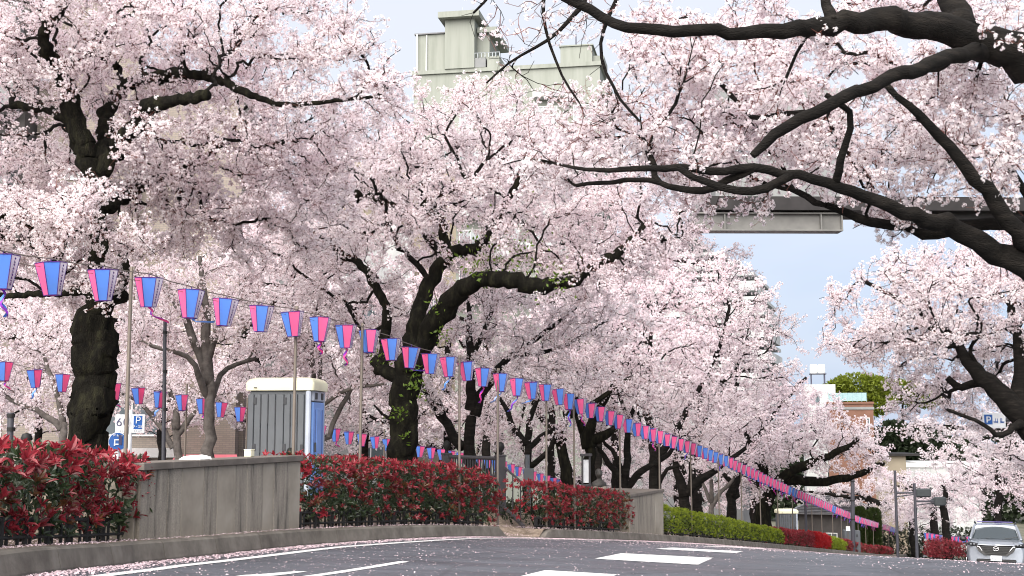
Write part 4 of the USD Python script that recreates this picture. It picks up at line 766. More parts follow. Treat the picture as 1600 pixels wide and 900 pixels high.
# leafy growth on the ground inside the median, right of centre
r = np.random.default_rng(12); t = thing('ground_cover', 'dark low leaves covering the planted ground of the median', 'ground cover', (0, 0, 0), kind='stuff'); n = 26000
s = r.uniform(8, 90, n); tt = -10.6 - np.abs(r.normal(size=n)) * 3.0; x, y = xy(s, tt); k = meshkit.noise(np.stack([x * .7, y * .7, 0 * x], -1), 3) > .45; x, y = x[k], y[k]; p = np.stack([x, y, zmed(x, y) + r.uniform(0, .28, len(x))], 1)
obj('foliage', leaves(p, r.normal(size=p.shape) + [0, 0, .7], r.normal(size=p.shape) + [0, 0, 1], r.uniform(.07, .14, len(p)), r.uniform(.03, .06, len(p))), 'dark_leaf', t)
print('sprays', STATS)
# ------------------------------------------------------------------ things along the street
def s_at(px, dt=0.0):
    "how far down the street the kerb line (moved by dt) is seen at a pixel column"
    S = np.arange(2, 130, .02); x, y = xy(S, tk(S) + dt); p = px_of(np.stack([x, y, zk(S)], 1))[0]
    return float(S[np.argmin(np.abs(p - px))])
def heading(s, dt=0.0):
    a = np.array(xy(s - .1, tk(s - .1) + dt)); b = np.array(xy(s + .1, tk(s + .1) + dt)); return math.atan2(b[1] - a[1], b[0] - a[0])
rough('slab_stone', (.20, .175, .145), (.275, .245, .205), 1.6, .8, .35, .008, c3=(.34, .308, .265))
mat('slab_stained', {'g': ('geometry', {}), 'mp': ('mapping', {'mapping_type': 'point', 'scale': (5, 5, .55)}), 'n': ('noise_texture', {'scale': 1.5, 'detail': 6.0, 'roughness': .7}), 'f': ('noise_texture', {'scale': 55.0, 'detail': 4.0}),
      'r': ('rgb_ramp', {'ramp': [(.34, (.085, .076, .066)), (.45, (.21, .185, .155)), (.72, (.32, .285, .24))]}), 'rf': ('rgb_ramp', {'ramp': [(.3, (.72, .72, .72)), (.7, (1.15, 1.15, 1.15))]}), 'm': ('mix', {'mix_type': 'multiply', 'fac': .9}),
      'b': ('bump', {'strength': .4, 'distance': .006}), 'p': ('principled_bsdf', {'roughness': .82})},
    [('g.position', 'mp.vector'), ('mp.vector', 'n.vector'), ('g.position', 'f.vector'), ('n.fac', 'r.fac'), ('f.fac', 'rf.fac'), ('r.color', 'm.color1'), ('rf.color', 'm.color2'), ('m.color', 'p.base_color'), ('f.fac', 'b.height'), ('b.normal', 'p.normal')])
rough('cap_stone', (.10, .086, .075), (.16, .14, .125), 3, .8, .3, .006)
plain('iron', (.012, .0115, .012), .6, .3)
plain('fence_paint', (.045, .042, .048), .5, .4)
plain('pole_steel', (.16, .135, .115), .5, .4, .3)
plain('pole_dark', (.05, .05, .062), .5, .4)
plain('box_cream', (.72, .68, .50), .5)
plain('cloth_white', (.75, .75, .74), .8)

def planter_wall(pxa, pxb, ytop, joints, label, dt, depth, body=True):
    sa, sb = s_at(pxa, dt), s_at(pxb, dt); A = np.array(xy(sa, tk(sa) + dt)); B = np.array(xy(sb, tk(sb) + dt)); L = np.linalg.norm(B - A); e = (B - A) / L; rz = math.atan2(e[1], e[0])
    za = float(at((pxa + pxb) / 2, ytop, (A[1] + B[1]) / 2)[2])
    w = thing('planter_wall', label, 'wall', (A[0], A[1], za), rz)
    # depth of the joints along the wall from their columns
    def along(px):
        r = ray(px, 700)[:2]; n = np.array([-e[1], e[0]]); k = (A @ n) / (r @ n); return float((r * k - A) @ e)
    xs = [0.0] + [along(j) for j in joints] + [L]; g = .008
    zb = lambda x: float(zmedian(*(A + e * x))) - za - .12
    obj('core', MB().add(np.array([[0.02, .03, zb(0) - .2], [L - .02, .03, zb(L) - .2], [L - .02, .03, -.07], [.02, .03, -.07], [.02, depth, zb(0) - .2], [L - .02, depth, zb(L) - .2], [L - .02, depth, -.07], [.02, depth, -.07]]),
        [[0, 1, 2, 3], [5, 4, 7, 6], [4, 0, 3, 7], [1, 5, 6, 2], [3, 2, 6, 7]]).get(), 'slab_stone', w)
    r = random.Random(pxa)
    for k in range(len(xs) - 1):
        a, b = xs[k] + g / 2, xs[k + 1] - g / 2; p = r.uniform(-.003, .004); zlo = min(zb(a), zb(b)) - .15
        obj('stone_panel', MB().box(((a + b) / 2, .012 + p, (zlo - .082) / 2), (b - a, .035, -.082 - zlo), bev=.004).get(), 'slab_stained' if k in (0, 1, 3, 5, 6, 8) else 'slab_stone', w)
    for x in (-.012, L + .012): obj('end_panel', MB().box((x, depth / 2 + .018, (zb(x) - .3 - .082) / 2), (.03, depth - .06, -.082 - (zb(x) - .3)), bev=.003).get(), 'slab_stone', w)
    n = max(2, int(round(L / .62)))
    for k in range(n):
        a, b = -.02 + (L + .04) * k / n + .003, -.02 + (L + .04) * (k + 1) / n - .003
        obj('cap_stone', MB().box(((a + b) / 2, depth / 2 - .012, -.04), (b - a, depth + .06, .078), bev=.006).get(), 'cap_stone', w)
    return w, A, e, za, rz
W1 = planter_wall(216, 467, 716.5, [264, 285.5, 320, 341, 369, 387, 412, 429, 454], 'long grey stone slab wall between the left and middle red hedges', -.34, .42)
W2 = planter_wall(984, 1037, 768, [1008, 1022], 'short pale stone slab wall between red hedge and green hedge', -.34, 1.6)
def on_wall(Wd, px, dy, dz):
    _, A, e, za, rz = Wd; r = ray(px, 700)[:2]; n = np.array([-e[1], e[0]]); k = (A @ n) / (r @ n); p = r * k + n * dy; return (p[0], p[1], za + dz), rz
p, rz = on_wall(W1, 332, .2, .0); cl = thing('folded_cloth', 'white cloth lying folded on top of the long stone wall', 'cloth', p, rz)
rg = np.random.default_rng(4); U, V = np.meshgrid(np.linspace(-.2, .2, 14), np.linspace(-.13, .13, 8), indexing='ij')
z = .035 + .018 * np.sin(U * 22) * np.cos(V * 13) + rg.normal(size=U.shape) * .003; z[0] = z[-1] = .004; z[:, 0] = np.where(U[:, 0] > .08, -.05, .004); z[:, -1] = .004
obj('sheet', sheet(U, V, z), 'cloth_white', cl, smooth=True); obj('lower_fold', MB().box((0, 0, .012), (.34, .2, .02), bev=.006).get(), 'cloth_white', cl)
p, rz = on_wall(W1, 414, .22, .0); bc = thing('cream_box', 'small cream box standing on the stone wall before the toilet', 'box', p, rz)
obj('body', MB().box((0, 0, .045), (.11, .10, .09), bev=.008).get(), 'box_cream', bc); obj('lid', MB().box((0, 0, .095), (.116, .106, .012), bev=.003).get(), 'box_cream', bc)

# ---------------------------------------------- hedges
def leafy2(name, c1, c2, spec, rough_): leafy(name, c1, c2, trans=.22, rough=rough_, spec=spec)
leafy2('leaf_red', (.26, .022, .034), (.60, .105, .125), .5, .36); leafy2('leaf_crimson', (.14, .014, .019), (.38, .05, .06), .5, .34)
leafy2('leaf_green', (.028, .044, .018), (.13, .165, .065), .55, .33); leafy2('leaf_bronze', (.12, .05, .02), (.24, .10, .05), .5, .35); leafy2('leaf_lime', (.20, .25, .016), (.44, .47, .05), .35, .45); leafy2('leaf_olive', (.09, .125, .014), (.22, .25, .04), .35, .45)
leafy2('leaf_dark', (.018, .026, .012), (.05, .065, .03), .4, .45); leafy2('leaf_scarlet', (.36, .012, .016), (.56, .03, .03), .3, .45)
def shoot_leaves(c, axis, rng, n, L):
    a = axis / np.linalg.norm(axis); u = np.cross(a, rng.normal(size=3)); u /= np.linalg.norm(u); w = np.cross(a, u)
    th = np.arange(n) * 2.4 + rng.uniform(0, 6); tilt = rng.uniform(.35, 1.1, n)
    out = np.cos(th)[:, None] * u + np.sin(th)[:, None] * w; d = a * np.cos(tilt)[:, None] + out * np.sin(tilt)[:, None]; nn = a * np.sin(tilt)[:, None] - out * np.cos(tilt)[:, None]
    p = c - a * L * rng.uniform(0, .5, n)[:, None]; l = L * rng.uniform(.7, 1.15, n)
    return leaves(p, d, nn, l, l * rng.uniform(.30, .40, n))
def hedge(sa, sb, hfun, label, seed, dt=-.36, width=.95, n_shoot=420, n_part=0, leaf_len=.075, per=7, inner=5000, top=('leaf_red',), mid=('leaf_crimson', 'leaf_red', 'leaf_crimson', 'leaf_bronze'), low='leaf_green', clear=.12, group=None, red=.62, name='red_hedge', wave=.06, stems=True):
    rng = np.random.default_rng(seed); c0 = xy((sa + sb) / 2, tk((sa + sb) / 2) + dt - width / 2); base = np.array([c0[0], c0[1], float(zmedian(*c0))])
    t = thing(name, label, 'hedge', base, 0, group)
    def place(u, v, h):     # u along 0-1, v across 0 front - 1 back, h 0-1 height
        s = sa + (sb - sa) * u; x, y = xy(s, tk(s) + dt - width * v); z = zmedian(x, y); H = hfun(u) * (1 + wave * 2 * (meshkit.noise(np.stack([s * 1.7, v * 2 + 0 * s, 0 * s + seed], -1), seed) - .5))
        return np.stack([x, y, z + clear + (H - clear) * h], -1), s
    def bulge(u, h): return .16 * (meshkit.noise(np.stack([u * (sb - sa) * 2.2, h * 2.5, 0 * u + seed], -1), seed + 3) - .5)
    tdir = np.array([HC, -HS, 0]); sdir = np.array([HS, HC, 0])
    # shell of shoots: front, top, both ends
    n = n_shoot; face = rng.choice(4, n, p=[.55, .33, .06, .06]); u = rng.random(n); v = rng.random(n); h = rng.random(n) ** .8
    v = np.where(face == 0, bulge(u, h) + rng.normal(size=n) * .03, v); h = np.where(face == 1, 1 - np.abs(rng.normal(size=n)) * .05, h); u = np.where(face == 2, 0.0, np.where(face == 3, 1.0, u))
    v = v + np.where(h > .85, (h - .85) * .8 * np.where(v < .5, 1, -1), 0)
    P, S_ = place(u, v, h)
    out = np.where(face[:, None] == 0, tdir, np.where(face[:, None] == 1, np.array([0, 0, 1.0]), np.where(face[:, None] == 2, -sdir, sdir)))
    ax = out * .75 + np.array([0, 0, .75]) + rng.normal(size=(n, 3)) * .35
    lumps = meshkit.noise(np.stack([u * (sb - sa) * 2.6, v * 2, h * 3.2], -1), seed + 9)
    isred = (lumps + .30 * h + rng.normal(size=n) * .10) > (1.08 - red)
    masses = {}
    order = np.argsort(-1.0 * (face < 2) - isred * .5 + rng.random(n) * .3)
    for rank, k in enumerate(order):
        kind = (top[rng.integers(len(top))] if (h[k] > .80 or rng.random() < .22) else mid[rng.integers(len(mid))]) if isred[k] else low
        L = leaf_len * rng.uniform(.65, 1.3)
        vv, ff = shoot_leaves(P[k] - base, ax[k], rng, max(4, per + rng.integers(-2, 2)), L)
        if rank < n_part: obj('shoot', (vv, ff), kind, t)
        else: masses.setdefault(kind, MB()).add(vv, ff)
    # dark leaves within
    m = inner; uu, v2, hh = rng.random(m), rng.random(m), rng.random(m) ** .9; edge = rng.random(m) < .6; v2 = np.where(edge, np.abs(bulge(uu, hh)) + rng.uniform(.02, .2, m), v2)
    q, _ = place(uu, v2, hh * .97); d = rng.normal(size=(m, 3)) + np.array([0, 0, .3]); L = leaf_len * rng.uniform(.7, 1.1, m)
    masses.setdefault(low, MB()).add(*leaves(q - base, d, rng.normal(size=(m, 3)), L, L * .38))
    for k, b in masses.items(): o = obj('foliage', b.get(), k, t); tag(o, kind='stuff')
    if stems:
        ns = max(3, int((sb - sa) / .33)); b = MB()
        for k in range(ns):
            a0, _ = place(np.array([(k + rng.uniform(.2, .8)) / ns]), np.array([rng.uniform(.25, .75)]), np.array([0.])); a0 = a0[0] - base; a0[2] -= clear + .05
            for j in range(3): b.tube([a0, a0 + [rng.normal() * .06, rng.normal() * .06, .22], a0 + [rng.normal() * .2, rng.normal() * .2, .6]], [.022, .017, .008], 5)
        tag(obj('stems', b.get(), 'bark', t), kind='stuff')
    return t
lin = lambda a, b: (lambda u: a + (b - a) * u)
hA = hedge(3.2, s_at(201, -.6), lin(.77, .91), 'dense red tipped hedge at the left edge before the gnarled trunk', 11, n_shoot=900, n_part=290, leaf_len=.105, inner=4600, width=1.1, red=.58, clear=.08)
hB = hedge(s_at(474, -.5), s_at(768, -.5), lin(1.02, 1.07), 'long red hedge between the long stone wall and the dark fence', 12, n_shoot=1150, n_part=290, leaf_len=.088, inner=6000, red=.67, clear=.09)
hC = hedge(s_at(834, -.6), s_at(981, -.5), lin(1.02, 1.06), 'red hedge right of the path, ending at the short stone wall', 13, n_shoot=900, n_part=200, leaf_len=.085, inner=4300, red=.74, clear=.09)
hD = hedge(s_at(1040, -.4), s_at(1222, -.4), lin(.86, .66), 'long bright yellow green hedge sloping down along the kerb', 14, n_shoot=2600, leaf_len=.07, inner=7000, top=('leaf_lime',), mid=('leaf_lime', 'leaf_olive'), low='leaf_olive', red=.9, name='green_hedge', per=7, clear=.08)
hE = hedge(s_at(1223, -.4), s_at(1271, -.4), lin(.74, .70), 'dull red hedge just below the long green hedge', 15, n_shoot=1500, leaf_len=.075, inner=3500, red=.92, clear=.05, mid=('leaf_crimson', 'leaf_red'))
hF = hedge(s_at(1272, -.4) + .1, s_at(1297, -.4), lin(.84, .74), 'bright scarlet hedge between the dull red one and small green one', 16, n_shoot=1200, leaf_len=.085, inner=2500, top=('leaf_scarlet',), mid=('leaf_scarlet',), low='leaf_red', red=1.2, clear=.05, name='scarlet_hedge')
hG = hedge(s_at(1298, -.4) + .1, s_at(1320, -.4), lin(.72, .60), 'small yellow green hedge in the row of far red ones', 17, n_shoot=1100, leaf_len=.09, inner=2000, top=('leaf_lime',), mid=('leaf_lime',), low='leaf_olive', red=1.0, name='green_hedge', clear=.05)
hH = hedge(s_at(1323, -.4), s_at(1371, -.4), lin(.70, .45), 'low red hedge below the dark utility pole', 18, n_shoot=1600, leaf_len=.10, inner=3000, red=.95, clear=.04)
hI = hedge(s_at(1379, -.4), s_at(1394, -.4), lin(.6, .5), 'last little red hedge at the far end of the row', 19, n_shoot=700, leaf_len=.12, inner=1500, red=.95, clear=.03)
# red shrub beyond the road, by the far lantern string
rng = np.random.default_rng(77); q0 = at(1480, 866, 70); t = thing('red_shrub', 'loose red shrub under the far right lantern string left of the car', 'shrub', q0)
m1, m2 = MB(), MB()
for k in range(900):
    g = np.array([rng.uniform(-1.15, 1.0), rng.uniform(-.6, .8), 0]); top_ = .75 + .35 * meshkit.noise(np.array([g[0] * 2.2, g[1] * 2, 1.0])) - .25 * abs(g[0] + .2); g[2] = rng.uniform(-.2, 1) * top_
    (m1 if rng.random() < .75 else m2).add(*shoot_leaves(g, np.array([rng.normal() * .5, -.5, .8]), rng, 5, .10))
tag(obj('foliage', m1.get(), 'leaf_red', t), kind='stuff'); tag(obj('foliage', m2.get(), 'leaf_crimson', t), kind='stuff')
b = MB(); [b.tube([(rng.uniform(-.8, .7), 0, -.6), (rng.uniform(-.9, .8), 0, .5)], [.03, .01], 5) for _ in range(9)]; tag(obj('stems', b.get(), 'bark', t), kind='stuff')

rng = np.random.default_rng(88); q0 = at(1420, 866, 104); t = thing('dark_hedge', 'dark green hedge behind the foot of the signal masts', 'hedge', q0); m1 = MB()
for k in range(2600):
    g = np.array([rng.uniform(-3.0, 6.5), rng.uniform(-.8, .8), rng.uniform(-1.5, 2.3)]); g[2] *= .8 + .3 * meshkit.noise(np.array([g[0] * .9, 3.0, 1.0])); m1.add(*shoot_leaves(g, np.array([rng.normal() * .5, -.5, .8]), rng, 5, .22))
tag(obj('foliage', m1.get(), 'leaf_dark', t), kind='stuff'); b = MB(); [b.tube([(x, 0, -2), (x + .1, 0, 1)], [.05, .02], 5) for x in np.arange(-2.5, 6, .8)]; tag(obj('stems', b.get(), 'bark', t), kind='stuff')

# ---------------------------------------------- low iron hoop fences at the hedge feet
def low_fence(sa, sb, label, dt=-.42, h=.22, step=.42):
    A = xy(sa, tk(sa) + dt); t = thing('low_fence', label, 'fence', (A[0], A[1], float(zmedian(*A))))
    base = np.array([A[0], A[1], float(zmedian(*A))]); P = lambda s, z: np.array([*xy(s, tk(s) + dt), float(zmedian(*xy(s, tk(s) + dt))) + z]) - base
    n = max(2, int((sb - sa) / step)); ss = np.linspace(sa, sb, n + 1)
    obj('rail', MB().tube([P(s, h) for s in ss], .016, 8).get(), 'iron', t, smooth=True)
    obj('rail', MB().tube([P(s, .07) for s in ss], .016, 6).get(), 'iron', t, smooth=True)
    for k in range(n):
        s = ss[k] + .06; obj('post', MB().bar(P(s, -.15), P(s, h + .02), .026).get(), 'iron', t)
        obj('hoop', MB().tube([P(s + .10, .0), P(s + .10, .16), P(s + .13, .22), P(s + .2, .25), P(s + .27, .22), P(s + .30, .16), P(s + .30, 0)], .016, 6).get(), 'iron', t, smooth=True)
low_fence(3.2, s_at(205, -.3), 'black iron hoop fence under the left red hedge'); low_fence(s_at(476, -.3), 21.9, 'black iron hoop fence under the middle red hedge')
low_fence(24.6, s_at(975, -.3), 'black iron hoop fence under the red hedge past the path', step=.8); low_fence(s_at(1040, -.25), s_at(1225, -.25), 'thin black iron fence under the long green hedge', step=1.2, h=.2)

# ---------------------------------------------- fence with ball finials and sloping railing by the path
def ball_post(px, ytop, Y, label, h=None, w=.2, cat='post'):
    p = at(px, ytop, Y); g = float(zmedian(p[0], p[1])); z = p[2] - g
    t = thing('fence_post', label, cat, (p[0], p[1], g), .3); b = w
    obj('shaft', MB().box((0, 0, (z - .34) / 2), (b, b, z - .34), bev=.012).get(), 'fence_paint', t); obj('cap', MB().box((0, 0, z - .325), (b * 1.18, b * 1.18, .05), bev=.01).get(), 'fence_paint', t)
    obj('finial', MB().lathe([(0, z - .30), (.055, z - .30), (.035, z - .26), (.035, z - .24), (.075, z - .19), (.092, z - .12), (.075, z - .05), (.03, z - .01), (0, z)], n=18).get(), 'iron', t, smooth=True)
    return t, p, g
pa, Pa, ga = ball_post(698, 688, 29.8, 'dark fence post with ball finial behind the middle red hedge'); pb, Pb, gb = ball_post(782, 690, 28.5, 'tall dark fence post with ball finial beside the path')
dv = np.array([Pb[0] - Pa[0], Pb[1] - Pa[1]]); L = np.linalg.norm(dv); rz = math.atan2(dv[1], dv[0]); za, zb_ = Pa[2] - .37, Pb[2] - .37
fp = thing('slatted_fence', 'dark slatted fence panel between the two ball posts', 'fence', (Pa[0], Pa[1], za), rz); dz = zb_ - za
q = lambda x, z: (x, 0, z + dz * x / L)
obj('top_rail', MB().bar(q(.1, -.02), q(L - .1, -.02), .045).get(), 'fence_paint', fp); obj('middle_rail', MB().bar(q(.1, -.42), q(L - .1, -.42), .03).get(), 'fence_paint', fp); obj('bottom_rail', MB().bar(q(.1, -1.1), q(L - .1, -1.1), .035).get(), 'fence_paint', fp)
for k in range(19):
    x = .14 + (L - .28) * k / 18; obj('slat', MB().box(q(x, -.56), (.022, .03, 1.06)).get(), 'fence_paint', fp)
g0 = at(788, 730, 28.3); g1 = at(818, 756, 27.0); rl = thing('path_railing', 'sloping dark railing down the path behind the dark post', 'railing', g0)
v1 = g1 - g0; obj('handrail', MB().bar((0, 0, 0), v1, .026).get(), 'fence_paint', rl); obj('foot_rail', MB().bar((0, 0, -.92), v1 - [0, 0, .92], .045).get(), 'fence_paint', rl)
for f in (.06, .45, .85): obj('baluster', MB().bar(v1 * f, v1 * f - [0, 0, .95], .014).get(), 'fence_paint', rl)
for px, yt, Y, lb in ((42, 676, 17.5, 'small ball topped post peeking over the left red hedge'), (455, 699, 20.5, 'ball topped post peeking beside the lantern pole at the toilet'), (528, 708, 22, 'ball topped post just right of the portable toilet'), (1030, 690, 44, 'ball topped post among the slim trunks behind the stone wall')):
    p = at(px, yt, Y); g = float(zmedian(p[0], p[1])); z = p[2] - g; t = thing('ball_post', lb, 'post', (p[0], p[1], g))
    obj('shaft', MB().bar((0, 0, -.1), (0, 0, z - .18), .06, .055, 12).get(), 'iron', t); obj('ball', MB().lathe([(0, z - .19), (.05, z - .19), (.04, z - .16), (.085, z - .09), (.06, z - .02), (0, z)], n=16).get(), 'iron', t, smooth=True)

# ---------------------------------------------- portable toilets
plain('toilet_grey', (.10, .109, .121), .55); plain('toilet_dark', (.05, .052, .058), .7); plain('toilet_roof', (.74, .71, .52), .5); plain('toilet_blue', (.20, .35, .74), .45); plain('toilet_blue_deep', (.10, .19, .48), .5); plain('toilet_frame', (.42, .46, .54), .5)
def toilet(name, label, pxl, ytop, Y, rz, sc=1.0, D=1.10, Wd=.86, Ht=2.45):
    p = at(pxl, ytop, Y); g = float(zmedian(p[0], p[1])); Ht = p[2] - g if sc == 1.0 else Ht
    t = thing(name, label, 'portable toilet', (p[0], p[1], g), rz); z1 = Ht - .22      # local x along the long grey side, y inwards; door on the +x end
    obj('body', MB().box((D / 2, Wd / 2, z1 / 2 + .02), (D - .05, Wd - .05, z1 - .04), bev=.02).get(), 'toilet_grey', t)
    xs = [0.005, .115, .235, .36, .49, .635, .75, .87, .985]; xs = [x * (D - .1) for x in xs]
    for k in range(8): obj('side_panel', MB().box(((xs[k] + xs[k + 1]) / 2, .006, z1 / 2), (xs[k + 1] - xs[k] - .012, .045, z1 - .12), bev=.008).get(), 'toilet_grey', t)
    for x in (xs[1], xs[5]):
        for z in (z1 * .10, z1 * .46, z1 * .90): obj('latch_recess', MB().box((x + .02, -.016, z), (.055, .02, .12), bev=.004).get(), 'toilet_dark', t)
    for z in (z1 * .10, z1 * .46): obj('latch_recess', MB().box((xs[8] - .03, -.016, z), (.05, .02, .10), bev=.004).get(), 'toilet_dark', t)
    for x in (xs[2], xs[3], xs[4], xs[6], xs[7]):
        for k in range(3): obj('slot', MB().box((x, -.012, z1 * (.25 + .27 * k)), (.011, .022, z1 * .22)).get(), 'toilet_dark', t)
    obj('corner_frame', MB().box((D - .05, .01, z1 / 2), (.085, .07, z1), bev=.02).get(), 'toilet_frame', t); obj('corner_frame', MB().box((D - .03, Wd - .04, z1 / 2), (.07, .08, z1), bev=.02).get(), 'toilet_frame', t)
    d = obj('door', MB().box((D - .012, Wd / 2, z1 * .45), (.05, Wd - .20, z1 * .88), bev=.012).get(), 'toilet_blue', t)
    for y in (.22, Wd - .22): obj('door_groove', MB().box((D + .012, y, z1 * .45), (.012, .05, z1 * .74)).get(), 'toilet_blue_deep', d)
    obj('door_panel', MB().box((D + .012, Wd / 2, z1 * .45), (.02, .26, z1 * .76), bev=.008).get(), 'toilet_blue', d); obj('handle', MB().box((D + .035, .17, z1 * .46), (.03, .03, .16), bev=.008).get(), 'toilet_dark', d)
    obj('lintel', MB().box((D - .012, Wd / 2, z1 - .09), (.055, Wd - .16, .17), bev=.01).get(), 'toilet_frame', t)
    for y in (.25, Wd - .25): obj('vent', MB().box((D + .012, y, z1 - .09), (.02, .14, .11)).get(), 'toilet_dark', t)
    pts = []
    for z, i in ((z1 + .003, .0), (z1 + .13, -.005), (z1 + .19, .04), (z1 + .22, .12)):
        a, b_ = -.04 + i, D + .05 - i; c, e = -.04 + i, Wd + .04 - i; r = .07
        for cx, cy in ((a + r, c + r), (b_ - r, c + r), (b_ - r, e - r), (a + r, e - r)):
            for th in np.linspace(0, 2 * np.pi, 10, endpoint=False): pts.append([cx + r * math.cos(th), cy + r * math.sin(th), z])
    obj('roof', trimesh.convex.convex_hull(np.array(pts)), 'toilet_roof', t, smooth=40)
    obj('guy_eye', MB().lathe([(.012, -.006), (.026, -.006), (.026, .006), (.012, .006), (.012, -.006)], (xs[1] + .03, -.05, z1 + .05), 12).get(), 'toilet_dark', t)
    return t
toilet('portable_toilet', 'large grey portable toilet with cream roof and blue door behind the stone wall', 388, 590, 20.6, -.12)
toilet('portable_toilet', 'far grey portable toilet behind the green hedge, half hidden by lantern poles', 1218, 796, 66, .12, D=1.0, Wd=.8)

# ---------------------------------------------- parking signs
plain('sign_white', (.74, .76, .80), .4); plain('sign_blue', (.02, .10, .36), .4); plain('sign_dark', (.05, .05, .12), .5); plain('sign_grey', (.35, .37, .42), .5)
def text(parent, s, x, z, h, mat_, y=-.016, bold=False, name='lettering'):
    m = meshkit.text_mesh(s, h, .003, bold=bold); v = np.array(m.vertices); w = v[:, 0].max(); v = np.stack([v[:, 0] - w / 2 + x, y - v[:, 2], v[:, 1] + z], 1); return obj(name, (v, m.faces), mat_, parent)
def marks(parent, x, z, n, h, w, mat_, seed, y=-.014, vertical=False):
    "a row of small written characters, each of a few strokes"
    r = random.Random(seed); b = MB()
    for k in range(n):
        cx, cz = (x, z - k * h * 1.2) if vertical else (x + (k - (n - 1) / 2) * w * 1.35, z)
        for _ in range(3): b.box((cx, y, cz + r.uniform(-.42, .42) * h), (w * r.uniform(.6, 1), .004, h * .11))
        for _ in range(2): b.box((cx + r.uniform(-.4, .4) * w, y - .0005, cz + r.uniform(-.1, .1) * h), (w * .12, .004, h * r.uniform(.6, 1)))
    o = obj('lettering', b.get(), mat_, parent); return o
Ys = 19.5; p0 = at(203, 662, Ys); g = float(zmedian(p0[0], p0[1])); k = Ys / FPX
sp = thing('parking_sign', 'white and blue parking signs reading 60 and P on one post', 'sign', (p0[0], p0[1], p0[2]), .05)
obj('post', MB().bar((0, .05, g - p0[2] - .1), (0, .05, .22), .03, n=12).get(), 'sign_white', sp)
pl = obj('plate', MB().box((-13 * k, 0, 0 * k), (18.5 * k, .02, 28.5 * k), bev=.004).get(), 'sign_white', sp); text(pl, '60', -11.5 * k, -3.5 * k, 12 * k, 'sign_dark'); marks(pl, -12 * k, -11 * k, 2, 2.2 * k, 2.6 * k, 'sign_grey', 1)
pl = obj('plate', MB().box((12.8 * k, 0, 0), (20 * k, .02, 28.5 * k), bev=.004).get(), 'sign_white', sp); obj('blue_field', MB().box((12.4 * k, -.012, 2 * k), (13 * k, .008, 20.5 * k)).get(), 'sign_blue', pl)
text(pl, 'P', 12.6 * k, .5 * k, 10.5 * k, 'sign_white', y=-.02, bold=False); text(pl, '9-18', 12.4 * k, -6.5 * k, 4.4 * k, 'sign_white', y=-.02); marks(pl, 12.6 * k, -11.2 * k, 4, 2.2 * k, 2.6 * k, 'sign_grey', 2)
p1 = at(184, 690, Ys - .3); rs = thing('round_sign', 'round blue sign with white rim half sunk in the left hedge', 'sign', p1, .05); R = 14.5 * k
def disc(r, y0, y1, n=32):
    th = np.arange(n) * 2 * np.pi / n; v = np.vstack([np.stack([r * np.cos(th), 0 * th + y, r * np.sin(th)], 1) for y in (y0, y1)] + [[[0, y0, 0]], [[0, y1, 0]]]); j = np.arange(n); a, b_ = 2 * n, 2 * n + 1
    return v, np.vstack([np.stack([j, (j + 1) % n, n + (j + 1) % n], 1), np.stack([j, n + (j + 1) % n, n + j], 1), np.stack([np.full(n, a), (j + 1) % n, j], 1), np.stack([np.full(n, b_), n + j, n + (j + 1) % n], 1)])
obj('rim', disc(R, .0, .02), 'sign_white', rs); obj('face', disc(R * .92, -.006, .015), 'sign_blue', rs); obj('post', MB().bar((0, .05, -.9), (0, .05, R), .028, n=12).get(), 'sign_white', rs)
b = MB().box((-R * .30, -.01, -R * .1), (R * .13, .006, R * .7)).box((-R * .08, -.01, R * .2), (R * .42, .006, R * .13)).box((-R * .02, -.0105, -R * .28), (R * .4, .006, R * .13)); obj('arrow_mark', b.get(), 'sign_white', rs); marks(rs, 0, R * .66, 3, R * .22, R * .26, 'sign_white', 5, y=-.01)
obj('dark_figure', MB().box((R * .28, -.0108, R * .05), (R * .34, .006, R * .8)).box((R * .28, -.0112, R * .56), (R * .26, .006, R * .3)).get(), 'sign_dark', rs)

# ---------------------------------------------- park lamp, bust, signal box, poles
p = at(916, 752, 33.5); g = float(zmedian(p[0], p[1])); k = 33.5 / FPX; t = thing('park_lamp', 'dark boxy park lamp with pale panel behind the second red hedge', 'lamp', (p[0], p[1], g), -.1); zt = at(916, 712, 33.5)[2] - g
for x in (-.10, .10):
    for y in (-.1, .1): obj('post', MB().box((x, y, zt / 2), (.05, .05, zt), bev=.006).get(), 'fence_paint', t)
obj('panel', MB().box((0, 0, zt - .42), (.155, .16, .62)).get(), 'sign_white', t); obj('cap', MB().box((0, 0, zt + .02), (.32, .32, .07), bev=.012).get(), 'fence_paint', t); obj('shelf', MB().box((0, 0, zt - .80), (.26, .26, .06), bev=.008).get(), 'fence_paint', t); obj('foot', MB().box((0, 0, .1), (.3, .3, .2), bev=.02).get(), 'fence_paint', t)
rough('bronze', (.022, .02, .018), (.05, .046, .04), 8, .5, .3, .01, spec=.5)
p = at(936, 760, 33); g = float(zmedian(p[0], p[1])); zt = at(936, 735, 33)[2] - g; t = thing('bronze_bust', 'dark bronze bust facing the road between park lamp and stone wall', 'statue', (p[0], p[1], g), .2)
obj('plinth', MB().box((0, .03, (zt - .42) / 2), (.36, .3, zt - .42), bev=.02).get(), 'slab_stone', t)
pr = [(0, 0), (.19, 0), (.215, .05), (.20, .13), (.12, .19), (.06, .22), (.055, .26), (.075, .285), (.098, .33), (.10, .37), (.085, .42), (.05, .455), (0, .465)]
m = trimesh.creation.revolve(np.array(pr), sections=28); v = np.array(m.vertices)
body = v[:, 2] < .24; v[body, 1] *= .58; head = v[:, 2] > .27; v[head, 0] *= .86; v[head, 1] *= 1.08
